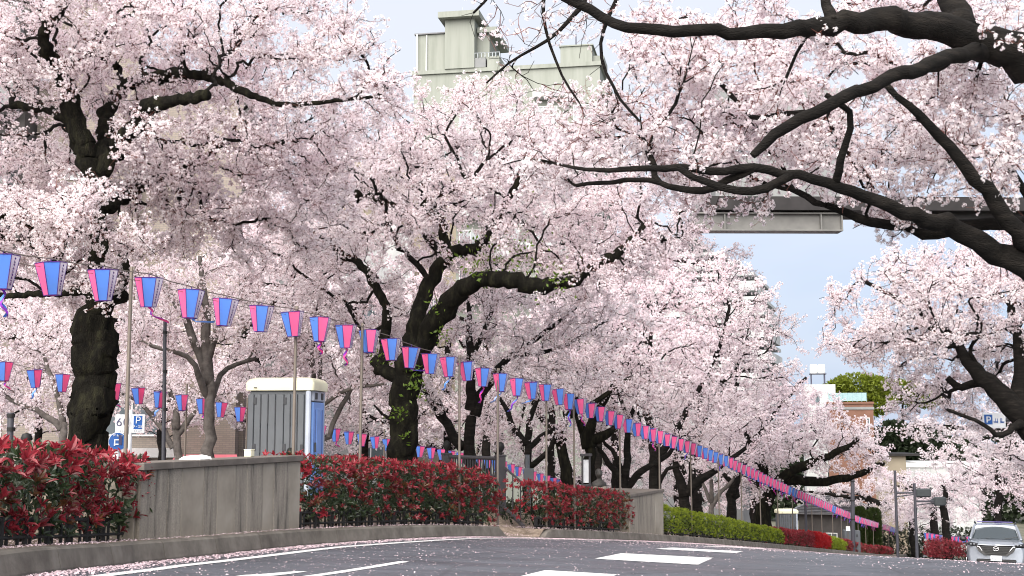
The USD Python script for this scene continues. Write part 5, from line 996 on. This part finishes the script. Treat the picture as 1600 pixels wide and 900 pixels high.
fr = head & (v[:, 1] < 0); nose = np.exp(-(v[:, 0] / .022) ** 2 - ((v[:, 2] - .352) / .028) ** 2); v[fr, 1] -= .03 * nose[fr]; eyes = np.exp(-((np.abs(v[:, 0]) - .035) / .018) ** 2 - ((v[:, 2] - .378) / .014) ** 2); v[fr, 1] += .016 * eyes[fr]
lip = np.exp(-(v[:, 0] / .03) ** 2 - ((v[:, 2] - .312) / .01) ** 2); v[fr, 1] -= .008 * lip[fr]; v[:, 2] += zt - .46
obj('head_and_shoulders', (v, m.faces), 'bronze', t, smooth=True); hr = trimesh.creation.icosphere(3, .108); hv = np.array(hr.vertices); hv[:, 0] *= .88; hv = hv + [0, .022, zt - .46 + .40]; hv += (meshkit.noise(hv * 60)[:, None] - .5) * .012; obj('hair', (hv, hr.faces), 'bronze', t, smooth=True)
for s in (-1, 1): obj('ear', MB().mesh(trimesh.creation.icosphere(1, .02)).get().apply_scale([.5, .8, 1.3]).apply_translation([s * .086, .008, zt - .46 + .352]), 'bronze', t, smooth=True)
p = at(826, 745, 31); g = float(zmedian(p[0], p[1])); zt = at(826, 718, 31)[2] - g; t = thing('signal_cabinet', 'slim grey cabinet on a post behind the sloping railing', 'cabinet', (p[0], p[1], g)); obj('cabinet', MB().box((0, 0, zt - .45), (.26, .22, .46), bev=.015).get(), 'toilet_grey', t); obj('post', MB().bar((0, 0, 0), (0, 0, zt - .69), .06).get(), 'toilet_grey', t); obj('top_pipe', MB().bar((-.03, 0, zt - .22), (-.03, 0, zt + .12), .06).get(), 'toilet_grey', t)
p = at(1332, 848, 76); gz = float(zmedian(p[0], p[1]))
t = thing('utility_box', 'grey roadside control box beside the dark utility pole', 'box', (p[0] - .1, p[1], gz), .1)
zt = at(1332, 828, 76)[2] - gz
obj('cabinet', MB().box((-.2, 0, zt / 2), (.5, .4, zt), bev=.02).get(), 'toilet_grey', t); obj('cabinet', MB().box((.32, .02, zt / 2 - .02), (.48, .36, zt - .04), bev=.02).get(), 'toilet_grey', t); obj('vent', MB().box((.34, -.17, zt * .75), (.12, .02, .16)).get(), 'toilet_dark', t)
def dark_pole(px, y0, y1, Y, r, label, cat='pole', r2=None):
    a, b_ = at(px, y0, Y), at(px, y1, Y); t = thing('utility_pole', label, cat, b_); obj('shaft', MB().bar((0, 0, -1.5), a - b_, r, r2 or r * .85, 12).get(), 'pole_dark', t, smooth=40)
    for f in (.35, .62, .9): obj('band', MB().bar((a - b_) * f, (a - b_) * f + [0, 0, .06], r * 1.12, n=12).get(), 'iron', t)
    return t
dark_pole(1332, 742, 850, 74, .14, 'dark utility pole rising from the far red hedge'); dark_pole(258, 500, 720, 24, .042, 'thin dark post between the signs and the slim trunk'); dark_pole(17, 645, 720, 20, .06, 'short dark post at the left edge behind the hedge')
# signal masts at the street end
plain('signal_grey', (.05, .058, .062), .5)
def mast(px, y0, y1, Y, arm_y, px0, px1, label):
    a, b_ = at(px, y0, Y), at(px, y1, Y); t = thing('traffic_signal', label, 'traffic signal', b_); h = a[2] - b_[2]; k = Y / FPX; z = (y1 - arm_y) * k
    obj('mast', MB().bar((0, 0, -1), (0, 0, h), .09, .075, 12).get(), 'pole_dark', t, smooth=40); obj('arm', MB().bar((0, 0, z), ((px1 - px) * k, 0, z), .06, .04).bar((0, 0, z - .22), ((px0 - px) * k, 0, z - .08), .035).get(), 'pole_dark', t)
    hd = obj('signal_head', MB().box((((px0 + px1) / 2 - px) * k, -.02, z), ((px1 - px0) * k, .3, .48), bev=.06).get(), 'signal_grey', t)
    for i in range(3):
        c = px0 + (px1 - px0) * (i + .5) / 3; obj('visor', MB().tube([((c - px) * k, .17, z), ((c - px) * k, .42, z - .02)], .16, 12).get(), 'signal_grey', hd)
mast(1403, 735, 868, 70, 773, 1434, 1457, 'left of the two signal masts at the street end'); mast(1433, 755, 868, 68, 786, 1462, 1480, 'right signal mast at the street end, with the lower arm')
for px in (1344, 1352, 1367):
    pass
# clipped conifer columns by the tiled house
leafy('conifer', (.03, .045, .012), (.09, .11, .03))
for i, (px, yt, w, lb) in enumerate(((1346, 794, 8, 'left clipped conifer column beside the tiled house'), (1357, 800, 6, 'middle and slimmest clipped conifer column'), (1368, 796, 9, 'right clipped conifer column nearest the signal mast'))):
    Y = 90 + i * .7; a, b_ = at(px, yt, Y), at(px, 868, Y); t = thing('conifer', lb, 'conifer', b_); H = a[2] - b_[2]; R = w * Y / FPX; r = np.random.default_rng(50 + i); n = 2600
    z = r.uniform(0, 1, n); th = r.uniform(0, 2 * np.pi, n); rad = R * np.minimum(1, (1.03 - z) * 7) ** .6 * r.uniform(.6, 1.08, n); q_ = np.stack([rad * np.cos(th), rad * np.sin(th), z * H], 1); d = np.stack([np.cos(th) * .5, np.sin(th) * .5, 0 * th + .8], 1) + r.normal(size=(n, 3)) * .25
    tag(obj('crown', leaves(q_, d, r.normal(size=(n, 3)), np.full(n, .22), np.full(n, .09)), 'conifer', t), kind='stuff'); obj('trunk', MB().bar((0, 0, -.8), (0, 0, H * .9), .08, .03).get(), 'bark', t)
# hanging blue parking board on the right
Y = 30; p = at(1553, 657, Y); k = Y / FPX; t = thing('hanging_parking_board', 'white parking board with blue P half hidden under the right tree', 'sign', p, -.2)
obj('board', MB().box((0, 0, 0), (34 * k, .05, 24 * k), bev=.01).get(), 'sign_white', t); f = obj('blue_field', MB().box((-8.5 * k, -.03, 1.5 * k), (12 * k, .012, 15 * k)).get(), 'sign_blue', t); text(f, 'P', -8.5 * k, -3 * k, 9 * k, 'sign_white', y=-.045, bold=True); marks(t, 7 * k, 0, 2, 8 * k, 7 * k, 'sign_blue', 8, y=-.03); obj('bracket', MB().bar((0, .05, 0), (3.2, .05, .15), .05).bar((3.2, .05, -6), (3.2, .05, 1.0), .07).get(), 'pole_dark', t)
# crumpled white paper caught at the kerb past the path
q = on_road(926, 836.5); t = thing('paper_scrap', 'crumpled white paper lying at the kerb past the path', 'paper', q); m = trimesh.creation.icosphere(2, .09); v = np.array(m.vertices) * [1.5, .8, .55]; v += (meshkit.noise(v * 30)[:, None] - .5) * .05; v[:, 2] -= v[:, 2].min() - .003; obj('sheet', (v, m.faces), 'cloth_white', t)
obj('torn_corner', MB().box((.13, 0, .05), (.07, .05, .09)).get(), 'cloth_white', t)
q = at(1325, 826, 72); t = thing('white_notice', 'small white notice tied to a far lantern pole', 'notice', q, -.15); obj('sheet', MB().box((0, 0, 0), (.24, .015, .26), rz=.15, bev=.004).get(), 'cloth_white', t); marks(t, 0, .04, 3, .05, .05, 'sign_grey', 9, y=-.03)
# ------------------------------------------------------------------ festival lanterns
for n_, c_ in (('lantern_pink', (.98, .22, .47)), ('lantern_blue', (.17, .38, .86)), ('lantern_white', (.78, .75, .79))):
    mat(n_, {'p': ('principled_bsdf', {'base_color': c_, 'roughness': .45, 'specular_ior_level': .35}), 'tr': ('translucent_bsdf', {'color': c_}), 'mx': ('mix_closure', {'fac': .52})}, [('p.BSDF', 'mx.closure1'), ('tr.BSDF', 'mx.closure2')], surface='mx.closure')
plain('lantern_frame', (.06, .012, .16), .5); plain('ribbon_purple', (.22, .03, .45), .6); plain('ribbon_pink', (.75, .06, .28), .6); plain('ribbon_blue', (.10, .28, .75), .6); plain('ribbon_pale', (.35, .45, .75), .6)
RT, RB, LH = .168, .088, .355
ORDER = ['pink', 'blue', 'white', 'blue', 'pink', 'white']
def lantern_parts(path, phase, detail=True, ribbon=None):
    "six tapering panels, wider at the top, hung from z = 0; face 1 (blue) looks along -y when phase is 0"
    par = stage.GetPrimAtPath(path)
    c = lambda k, R: np.array([R * math.sin(math.radians(60 * k + phase)), -R * math.cos(math.radians(60 * k + phase)), 0])
    for k in range(6):
        a0, a1 = k - 1.5, k - .5       # corners of face k seen left to right
        A, B = c(a0, RT), c(a1, RT); C_, D_ = c(a1, RB) - [0, 0, LH], c(a0, RB) - [0, 0, LH]
        n = (A + B); n /= np.linalg.norm(n); q = np.array([A, B, C_, D_]); q = np.vstack([q, q - n * .004])
        m = MB().add(q, [[0, 3, 2, 1], [4, 5, 6, 7], [0, 1, 5, 4], [1, 2, 6, 5], [2, 3, 7, 6], [3, 0, 4, 7]]).get(); trimesh.repair.fix_normals(m)
        o = obj('panel', m, 'lantern_' + ORDER[k], par)
        if detail and ORDER[k] == 'white':
            b = MB(); r = random.Random(7); up = (A + B) / 2; dn = (C_ + D_) / 2; e = (B - A) / np.linalg.norm(B - A)
            for i in range(9):
                cc = up + (dn - up) * (.1 + .095 * i) + n * .003; w = .036; hh = .026
                for _ in range(3):
                    z = r.uniform(-.5, .5) * hh; l = w * r.uniform(.5, 1); v = np.array([cc - e * l / 2 + [0, 0, z - .003], cc + e * l / 2 + [0, 0, z - .003], cc + e * l / 2 + [0, 0, z + .003], cc - e * l / 2 + [0, 0, z + .003]]); b.add(v, [[0, 1, 2, 3]])
                for _ in range(2):
                    x = r.uniform(-.4, .4) * w; v = np.array([cc + e * (x - .003) - [0, 0, hh / 2], cc + e * (x + .003) - [0, 0, hh / 2], cc + e * (x + .003) + [0, 0, hh / 2], cc + e * (x - .003) + [0, 0, hh / 2]]) + n * .0006; b.add(v, [[0, 1, 2, 3]])
            obj('lettering', b.get(), 'lantern_frame', o)
    fr = MB()
    for R, z in ((RT, 0), (RB, -LH)):
        for k in range(6): fr.bar(c(k - .5, R) + [0, 0, z], c(k + .5, R) + [0, 0, z], .0055, n=5)
    for k in range(6): fr.bar(c(k - .5, RT), c(k - .5, RB) - [0, 0, LH], .0048, n=5)
    fr.bar(c(0, RT), c(3, RT), .004, n=4); fr.bar((0, 0, 0), (0, 0, .05), .006, n=5); obj('frame', fr.get(), 'lantern_frame', par)
    obj('inner_bulb', MB().lathe([(0, -.20), (.03, -.17), (.036, -.13), (.02, -.08), (.02, -.02), (0, -.02)], n=10).get(), 'sign_white', par)
    if ribbon:
        col, L, swing = ribbon
        for j, s in enumerate((-1, 1)):
            u = np.linspace(0, 1, 9); x = swing * u ** 1.4 + .03 * np.sin(u * 9 + j); y = s * .012 + .02 * np.sin(u * 7); z = -LH - L * u + .3 * abs(swing) * u ** 2
            p = np.stack([x, y, z], 1); w = np.stack([.014 * np.cos(u * 5 + j), .02 + 0 * u, .012 * np.sin(u * 5 + j)], 1)
            v = np.vstack([p - w, p + w]); i = np.arange(8); o = obj('ribbon', (v, np.stack([i, i + 1, i + 10, i + 9], 1)), 'ribbon_' + (col if j == 0 else {'pink': 'purple', 'blue': 'pale', 'purple': 'blue', 'pale': 'blue'}[col]), par)
def tow(p): return math.atan2(p[0] - EYE[0], p[1] - EYE[1])
pxs = [5, 80, 161, 233, 299, 353, 409, 456.5, 500.5, 540.5, 576.5, 610.5, 642.5, 673, 700.5, 728, 755.5, 782.5, 808.5, 830.5, 853.5, 872.5, 888.5]
ty = ([5, 80, 160, 232, 298, 352, 408, 456, 500, 540, 576, 610, 642, 672, 700, 728, 755, 782, 808, 830, 853, 872, 888, 907, 937, 970, 1000, 1030, 1078, 1139, 1187, 1240, 1300, 1340, 1395, 1420],
      [395, 407, 418, 430, 450, 464, 475, 484, 494, 505, 514, 527, 540, 550, 556, 563, 573, 582, 590, 595, 599, 606, 614, 622, 634, 648, 662, 672, 690, 714, 738, 763, 789, 807, 824, 835])
a_, b_, e_ = -.379, .02277, .0548
idx = lambda px: (((px - 800) / FPX) - a_) / (b_ - e_ * ((px - 800) / FPX))
Yof = lambda i: 13.2 * (1 + e_ * i); pxof = lambda i: 800 + FPX * (a_ + b_ * i) / (1 + e_ * i)
I = [idx(p) for p in pxs]; I += list(np.arange(I[-1] + 1, 126, 1.0))
words_ = 'first second third fourth fifth sixth seventh eighth ninth tenth eleventh twelfth thirteenth fourteenth fifteenth sixteenth seventeenth eighteenth nineteenth twentieth'.split()
rr_ = random.Random(3)
kinds_ = {}
def kind_path(phase, detail, rib):
    key = (phase, detail, rib)
    if key not in kinds_:
        path = f'/Kinds/lantern_{len(kinds_)}'; stage.CreateClassPrim(path); kinds_[key] = path; lantern_parts(path, phase, detail, rib)
    return kinds_[key]
blue_bands = ((970, 990), (1083, 1140), (1232, 1243), (1299, 1304), (1340, 1344), (1390, 1402))
RIB = {0: ('purple', .30, .04), 3: ('pink', .26, .24), 4: ('blue', .12, .30), 8: ('pink', .2, .03), 9: ('pink', .28, .0), 12: ('purple', .1, .25), 14: ('blue', .28, -.14), 16: ('pink', .34, -.06), 17: ('pale', .28, -.2), 18: ('purple', .38, -.18), 19: ('blue', .16, -.25), 22: ('purple', .4, .02)}
cable = []
for n, i in enumerate(I):
    px = pxof(i); Y = Yof(i); yy = float(np.interp(px, *ty)); p = at(px, yy, Y)
    if n < 7 or 11 <= n <= 22: ph = 2.0 if n < 7 else 14.0; face = 'blue'
    elif n <= 10: ph = -108 + 34.0; face = 'pink'          # blue, pink seen, white hidden
    elif any(a <= px <= b for a, b in blue_bands): ph = 12.0; face = 'blue'
    else: ph = -108 + 34.0; face = 'pink'
    if face == 'pink': ph = -165.0 - rr_.choice([0, 6])       # faces 3 (blue) left and 4 (pink) wide
    rib = RIB.get(n) if n < 23 else ({0: ('pink', .3, .06), 1: ('purple', .25, -.1)}.get(rr_.randrange(6)))
    near_ = n < 30
    if n < 20: lb, gr = f'{words_[n]} festival lantern from the left on the near string, {face} side to us', 'lanterns on the near string'
    elif n == 20: lb, gr = 'blue sided festival lantern where the near string crosses above the twenty first gap, three before the pink run', 'lanterns on the near string'
    elif n < 23: lb, gr = ('blue and pink festival lantern just left of the purple ribbon one' if n == 21 else 'blue festival lantern trailing a long purple ribbon, last before the pink run'), 'lanterns on the near string'
    else: lb, gr = f'small {face} lantern in the far descending run of the near string', f'far {face} lanterns on the near string'
    if n == 20: lb = 'blue and pink festival lantern second to the left of the purple ribbon one'
    copy_of(kind_path(round(ph), near_, rib), 'festival_lantern', lb, 'lantern', p - [0, 0, .03], -tow(p) + rr_.uniform(-.09, .09), gr, tilt=(rr_.uniform(-5, 5), rr_.uniform(-5, 5)))
    cable.append(p + [0, 0, .02])
cable = np.array(cable); cc = [cable[0] - (cable[1] - cable[0]) * 2]
for k in range(len(cable)):
    cc.append(cable[k]); 
    if k + 1 < len(cable): cc.append((cable[k] + cable[k + 1]) / 2 + [0, 0, -.015])
cb = thing('lantern_cable', 'grey cable carrying the near lantern string down the street', 'cable', cc[1]); obj('wire', MB().tube(np.array(cc) - cc[1], .007, 5).get(), 'pole_steel', cb); obj('second_wire', MB().tube(np.array(cc) - cc[1] + [0, .06, -.09], .004, 4).get(), 'pole_steel', cb)
# poles of the near string
plx = [207, 463, 565, 719, 778, 853, 897, 968, 1029, 1079, 1122, 1157, 1187, 1214, 1237, 1268, 1283, 1300, 1314, 1324, 1340, 1352, 1364, 1378, 1388]
for n, px in enumerate(plx):
    i = idx(px) + .0; Y = Yof(i) + .05; p = at(px, float(np.interp(px, *ty)), Y); g = float(zmedian(p[0], p[1]))
    lb = {0: 'bare steel lantern pole in front of the 60 sign', 1: 'steel lantern pole standing before the portable toilet', 2: 'steel lantern pole between toilet and the mossy forked trunk', 3: 'steel lantern pole in front of the fence panel', 4: 'steel lantern pole beside the ball finial at the path', 5: 'steel lantern pole above the sloping railing', 6: 'steel lantern pole left of the park lamp', 7: 'steel lantern pole left of the short stone wall', 8: 'steel lantern pole at the right end of the short stone wall'}.get(n, 'thin steel lantern pole in the far row above the hedges')
    t = thing('lantern_pole', lb, 'pole', (p[0], p[1], g), group='poles of the near string'); h = p[2] - g
    obj('shaft', MB().bar((0, 0, -.2), (.012 * (n % 3 - 1), 0, h + .07), .026, .022, 10).get(), 'pole_steel', t, smooth=40); obj('hook', MB().tube([(0, 0, h + .05), (.03, -.03, h + .06), (.03, -.05, h + .02)], .008, 5).get(), 'pole_steel', t)
p = at(1258, 775, Yof(idx(1258)) + .6); t = thing('lantern_pole', 'thicker dark pole right of the far portable toilet', 'pole', (p[0], p[1], float(zmedian(p[0], p[1])))); h = p[2] - float(zmedian(p[0], p[1])); obj('shaft', MB().bar((0, 0, -.2), (0, 0, h), .07, .06, 10).get(), 'pole_dark', t, smooth=40); obj('cap', MB().bar((0, 0, h), (0, 0, h + .04), .075, n=10).get(), 'pole_dark', t)
# second string on the far side of the median
ty2 = ([-60, 8, 48, 90, 203, 235, 265, 297, 355, 380, 517, 540, 577, 595, 660, 695, 788, 826, 870, 960], [552, 567, 577, 584, 604, 610, 615, 620, 631, 638, 669, 674, 681, 684, 698, 703, 722, 735, 748, 776])
cable2 = []
def p2(px): u = (px - 800) / FPX; Y = 18.3 / (HS - HC * u); return at(px, float(np.interp(px, *ty2)), Y), Y
def s2(px): q, Y = p2(px); return st(q[0], q[1])[0]
PXG = np.arange(-45, 960, 1.0); SG = np.array([s2(p) for p in PXG])
skip = {3, 6}
for n, s in enumerate(np.arange(s2(8) - .78, s2(950), .78)):
    px = float(np.interp(s, SG, PXG)); p, Y = p2(px); cable2.append(p + [0, 0, .02])
    ph = -151
    if n <= 9: lb = f'{(["half cut"] + words_)[n]} lantern from the left on the far string, blue and pink' if n else 'half cut lantern at the left edge on the far string'
    else: lb = 'small blue and pink lantern of the far string behind the median'
    copy_of(kind_path(ph, False, (('pink', .2, .1) if n % 4 == 1 else ('blue', .25, -.1) if n % 5 == 2 else None)), 'festival_lantern', lb, 'lantern', p, -tow(p) + rr_.uniform(-.09, .09), 'lanterns on the far string', tilt=(rr_.uniform(-5, 5), rr_.uniform(-5, 5)))
cb = thing('lantern_cable', 'cable carrying the far lantern string behind the gnarled trunk', 'cable', cable2[0]); obj('wire', MB().tube(np.array(cable2) - cable2[0], .007, 5).get(), 'pole_steel', cb)
for n, px in enumerate((290, 385, 600, 745)):
    p, Y = p2(px); p = p + [0, .1, 0]; g = float(zmedian(p[0], p[1])); t = thing('lantern_pole', ['thin pole of the far string right of the gnarled trunk', 'thin pole of the far string left of the portable toilet', 'thin pole of the far string left of the mossy trunk', 'thin pole of the far string behind the fence panel'][n], 'pole', (p[0], p[1], g)); obj('shaft', MB().bar((0, 0, -.2), (0, 0, p[2] - g + .3), .028, .022, 8).get(), 'pole_steel', t); obj('hook', MB().tube([(0, 0, p[2] - g), (0, -.06, p[2] - g + .02)], .008, 5).get(), 'pole_steel', t)
# third, short string by the car
A, B = at(1448, 833, 74), at(1530, 838, 90); cable3 = []
for n in range(15):
    f = n / 14; p = A + (B - A) * f - [0, 0, .12 * math.sin(math.pi * f)]; face = 'pink' if n not in (3, 4, 9) else 'blue'; cable3.append(p + [0, 0, .02])
    copy_of(kind_path(-168 if face == 'pink' else 12, False, None), 'festival_lantern', f'{face} lantern of the short far string left of the car', 'lantern', p, -tow(p) + .1 * (n % 3), f'{face} lanterns of the short far string')
cb = thing('lantern_cable', 'short cable carrying the far string left of the car', 'cable', cable3[0]); obj('wire', MB().tube(np.array(cable3) - cable3[0], .008, 5).get(), 'pole_steel', cb)
for n, (q, lb) in enumerate(((A, 'left post of the short far string'), (A + (B - A) * .22, 'post of the short far string behind the red shrub'))):
    t = thing('lantern_pole', lb, 'pole', (q[0], q[1], q[2] - 2.2)); obj('shaft', MB().bar((0, 0, -.4), (0, 0, 2.25), .03, n=8).get(), 'pole_steel', t); obj('hook', MB().tube([(0, 0, 2.2), (0, -.05, 2.2)], .01, 5).get(), 'pole_steel', t)
# ------------------------------------------------------------------ silver car coming up the street
mat('car_paint', {'p': ('principled_bsdf', {'base_color': (.30, .325, .37), 'metallic': .5, 'roughness': .3, 'coat_weight': .8, 'coat_roughness': .06})})
plain('car_black', (.012, .012, .013), .35, .5); plain('rubber', (.02, .02, .02), .9, .1); plain('chrome', (.7, .7, .72), .15, .5, 1.0, vary=.02); plain('lamp_lens', (.20, .21, .23), .1, .8); plain('rail_violet', (.10, .08, .26), .4)
mat('car_glass', {'p': ('principled_bsdf', {'base_color': (.03, .04, .045), 'roughness': .03, 'specular_ior_level': 1.0})})
cp = at(1556.5, 868, 40.3); cs, ct = st(cp[0], cp[1]); g0 = float(zroad(cp[0], cp[1])); hv = np.array([HS, HC])
g1 = float(zroad(*(cp[:2] + hv * 3.5)))
car = UsdGeom.Xform.Define(stage, '/World/silver_car'); car.AddTranslateOp().Set(Gf.Vec3d(cp[0], cp[1], g0 + .0)); car.AddRotateZOp().Set(math.degrees(math.atan2(hv[1], hv[0])) - 90 + 1.0); car.AddRotateXOp().Set(math.degrees(math.atan2(g1 - g0, 3.5)))
tag(car, 'silver sport utility car facing us with black grille, behind the road crest', 'car')
def loft(st_, prof, close=True):
    "st_: stations (y, half width, bottom, top); prof: (fraction of width, fraction of height) from bottom centre to top centre"
    v = []
    for y, w, lo, hi in st_:
        half = [(a * w, lo + (hi - lo) * b) for a, b in prof]; ring = half + [(-x, z) for x, z in half[::-1]]
        v += [[x, y + (.16 * (x / .92) ** 2 if y < .6 else 0), z] for x, z in ring]
    n = 2 * len(prof); m = len(st_); f = []
    for k in range(m - 1):
        for j in range(n): f.append([k * n + j, k * n + (j + 1) % n, (k + 1) * n + (j + 1) % n, (k + 1) * n + j])
    f = [[q[0], q[1], q[2]] for q in f] + [[q[0], q[2], q[3]] for q in f]
    for k in (0, m - 1):
        for j in range(1, n - 1): f.append([k * n, k * n + j, k * n + j + 1] if k else [0, j + 1, j])
    mm = trimesh.Trimesh(np.array(v), np.array(f), process=False); trimesh.repair.fix_normals(mm); return mm
P_ = [(0, 0), (.86, 0), (.95, .06), (.985, .30), (1, .52), (.985, .74), (.95, .86), (.88, .94), (.74, .985), (.4, 1.0), (0, 1.005)]
body = loft([(.0, .80, .34, .84), (.05, .85, .27, .93), (.16, .89, .24, .985), (.45, .915, .24, 1.02), (.95, .92, .24, 1.07), (1.45, .92, .24, 1.12), (2.5, .92, .24, 1.14), (3.6, .92, .25, 1.15), (4.3, .90, .28, 1.12), (4.55, .80, .34, 1.0)], P_)
obj('body', body, 'car_paint', car, smooth=40)
G_ = [(1.0, 0), (.985, .25), (.90, .62), (.80, .90), (.70, .98), (.4, 1.0), (0, 1.01)]
roof = loft([(2.02, .80, 1.10, 1.60), (2.3, .82, 1.10, 1.665), (2.9, .82, 1.11, 1.69), (3.6, .81, 1.12, 1.66), (4.15, .78, 1.12, 1.57), (4.45, .74, 1.1, 1.2)], G_); obj('roof', roof, 'car_paint', car, smooth=40)
def panel(pts, th, mat_, name, parent=car):
    p = np.array(pts, float); n = np.cross(p[1] - p[0], p[2] - p[0]); n /= np.linalg.norm(n); k = len(p); v = np.vstack([p, p - n * th]); f = [[0, j, j + 1] for j in range(1, k - 1)] + [[k, k + j + 1, k + j] for j in range(1, k - 1)]
    for j in range(k): f += [[j, k + j, k + (j + 1) % k], [j, k + (j + 1) % k, (j + 1) % k]]
    mm = trimesh.Trimesh(v, np.array(f), process=False); trimesh.repair.fix_normals(mm); return obj(name, mm, mat_, parent)
xs = np.linspace(-1, 1, 13)
def grid_between(lo, hi, rows=5):
    U = np.linspace(0, 1, rows)[:, None]; p = [(1 - U) * np.array([q[k] for q in lo])[None] + U * np.array([q[k] for q in hi])[None] for k in range(3)]; return sheet(*p)
lo = [(x * .735, 1.36 + .16 * x * x, 1.125 - .01 * x * x) for x in xs]; hi = [(x * .60, 2.06 + .09 * x * x, 1.575 - .02 * x * x) for x in xs]
v, f = grid_between(lo, hi); obj('windscreen', (v, f), 'car_glass', car, smooth=True)
for s in (-1, 1):
    obj('pillar', MB().tube([(s * .80, 1.44, 1.10), (s * .715, 1.85, 1.42), (s * .645, 2.16, 1.60)], [.05, .045, .04], 8).get(), 'car_paint', car, smooth=True)
    panel([(s * .845, 1.62, 1.15), (s * .845, 3.9, 1.17), (s * .71, 3.7, 1.54), (s * .70, 2.2, 1.56)][::s], .02, 'car_glass', 'side_window')
    mr = obj('mirror', trimesh.creation.icosphere(2, 1).apply_scale([.12, .08, .085]).apply_translation([s * 1.035, 1.62, 1.10]), 'car_black' if s < 0 else 'car_paint', car, smooth=True); obj('mirror_arm', MB().bar((s * .88, 1.62, 1.07), (s * 1.0, 1.62, 1.07), .03).get(), 'car_black', mr)
    h = panel([(s * .60, .02, .855), (s * .86, .13, .875), (s * .87, .20, .945), (s * .80, .14, .955), (s * .58, .0, .905)][::s], .08, 'car_black', 'headlight')
    for q_ in (.66, .76): obj('lens', trimesh.creation.icosphere(2, 1).apply_scale([.035, .03, .026]).apply_translation([s * q_, -.005 + .19 * (q_ - .55), .905]), 'lamp_lens', h, smooth=True)
    obj('wing_trim', MB().tube([(s * .57, -.03, .845), (s * .50, -.05, .82), (s * .42, -.06, .71)], .016, 6).get(), 'chrome', car, smooth=True)
    obj('roof_rail', MB().tube([(s * .66, 2.3, 1.665), (s * .66, 2.5, 1.72), (s * .65, 3.6, 1.71), (s * .64, 3.85, 1.65)], .022, 8).get(), 'car_black', car, smooth=True)
    for y in (.86, 3.62):
        w = obj('wheel', trimesh.creation.cylinder(.35, .23, sections=28).apply_transform(trimesh.transformations.rotation_matrix(np.pi / 2, [0, 1, 0])).apply_translation([s * .80, y, .35]), 'rubber', car); obj('rim', trimesh.creation.cylinder(.22, .02, sections=20).apply_transform(trimesh.transformations.rotation_matrix(np.pi / 2, [0, 1, 0])).apply_translation([s * .92, y, .35]), 'chrome', w)
obj('roof_spoiler', MB().box((0, 2.32, 1.712), (1.14, .10, .03), bev=.008).get(), 'rail_violet', car)
# grille: a wide dark shield
gr = panel([(-.62, -.005, .86), (-.54, -.03, .70), (-.34, -.055, .56), (.34, -.055, .56), (.54, -.03, .70), (.62, -.005, .86), (.5, -.035, .885), (-.5, -.035, .885)], .12, 'car_black', 'grille')
for z in np.linspace(.60, .85, 6): obj('grille_bar', MB().box((0, -.066, z), (.62 + (z - .6) * 1.5, .012, .012)).get(), 'rubber', gr)
e = MB(); th = np.linspace(0, 2 * np.pi, 25); e.tube(np.stack([.085 * np.cos(th), 0 * th - .085, .775 + .066 * np.sin(th)], 1), .008, 6)
for s in (-1, 1): e.tube([(s * .078, -.085, .795), (s * .045, -.088, .80), (0, -.09, .762)], .009, 6)
obj('emblem', e.get(), 'chrome', gr, smooth=True)
obj('lower_intake', MB().box((0, -.01, .40), (1.22, .12, .09), bev=.03).get(), 'car_black', car); obj('bumper_skirt', MB().box((0, .12, .27), (1.62, .2, .10), bev=.03).get(), 'car_black', car)
pl = obj('number_plate', MB().box((0, -.085, .47), (.34, .02, .17), bev=.005).get(), 'sign_white', car); text(pl, '34-77', .02, .42, .075, 'sign_dark', y=-.097); marks(pl, 0, .525, 4, .03, .03, 'sign_dark', 6, y=-.096); obj('lettering', MB().box((-.135, -.0965, .455), (.02, .004, .02)).get(), 'sign_dark', pl)
obj('bonnet_crease', MB().tube([(-.55, .12, .985), (-.52, .8, 1.062), (-.5, 1.3, 1.115)], .008, 5).tube([(.55, .12, .985), (.52, .8, 1.062), (.5, 1.3, 1.115)], .008, 5).get(), 'car_paint', car)
for x in (-.3, .28): obj('wiper', MB().bar((x, 1.40, 1.135), (x + .42, 1.50, 1.20), .009).get(), 'car_black', car)
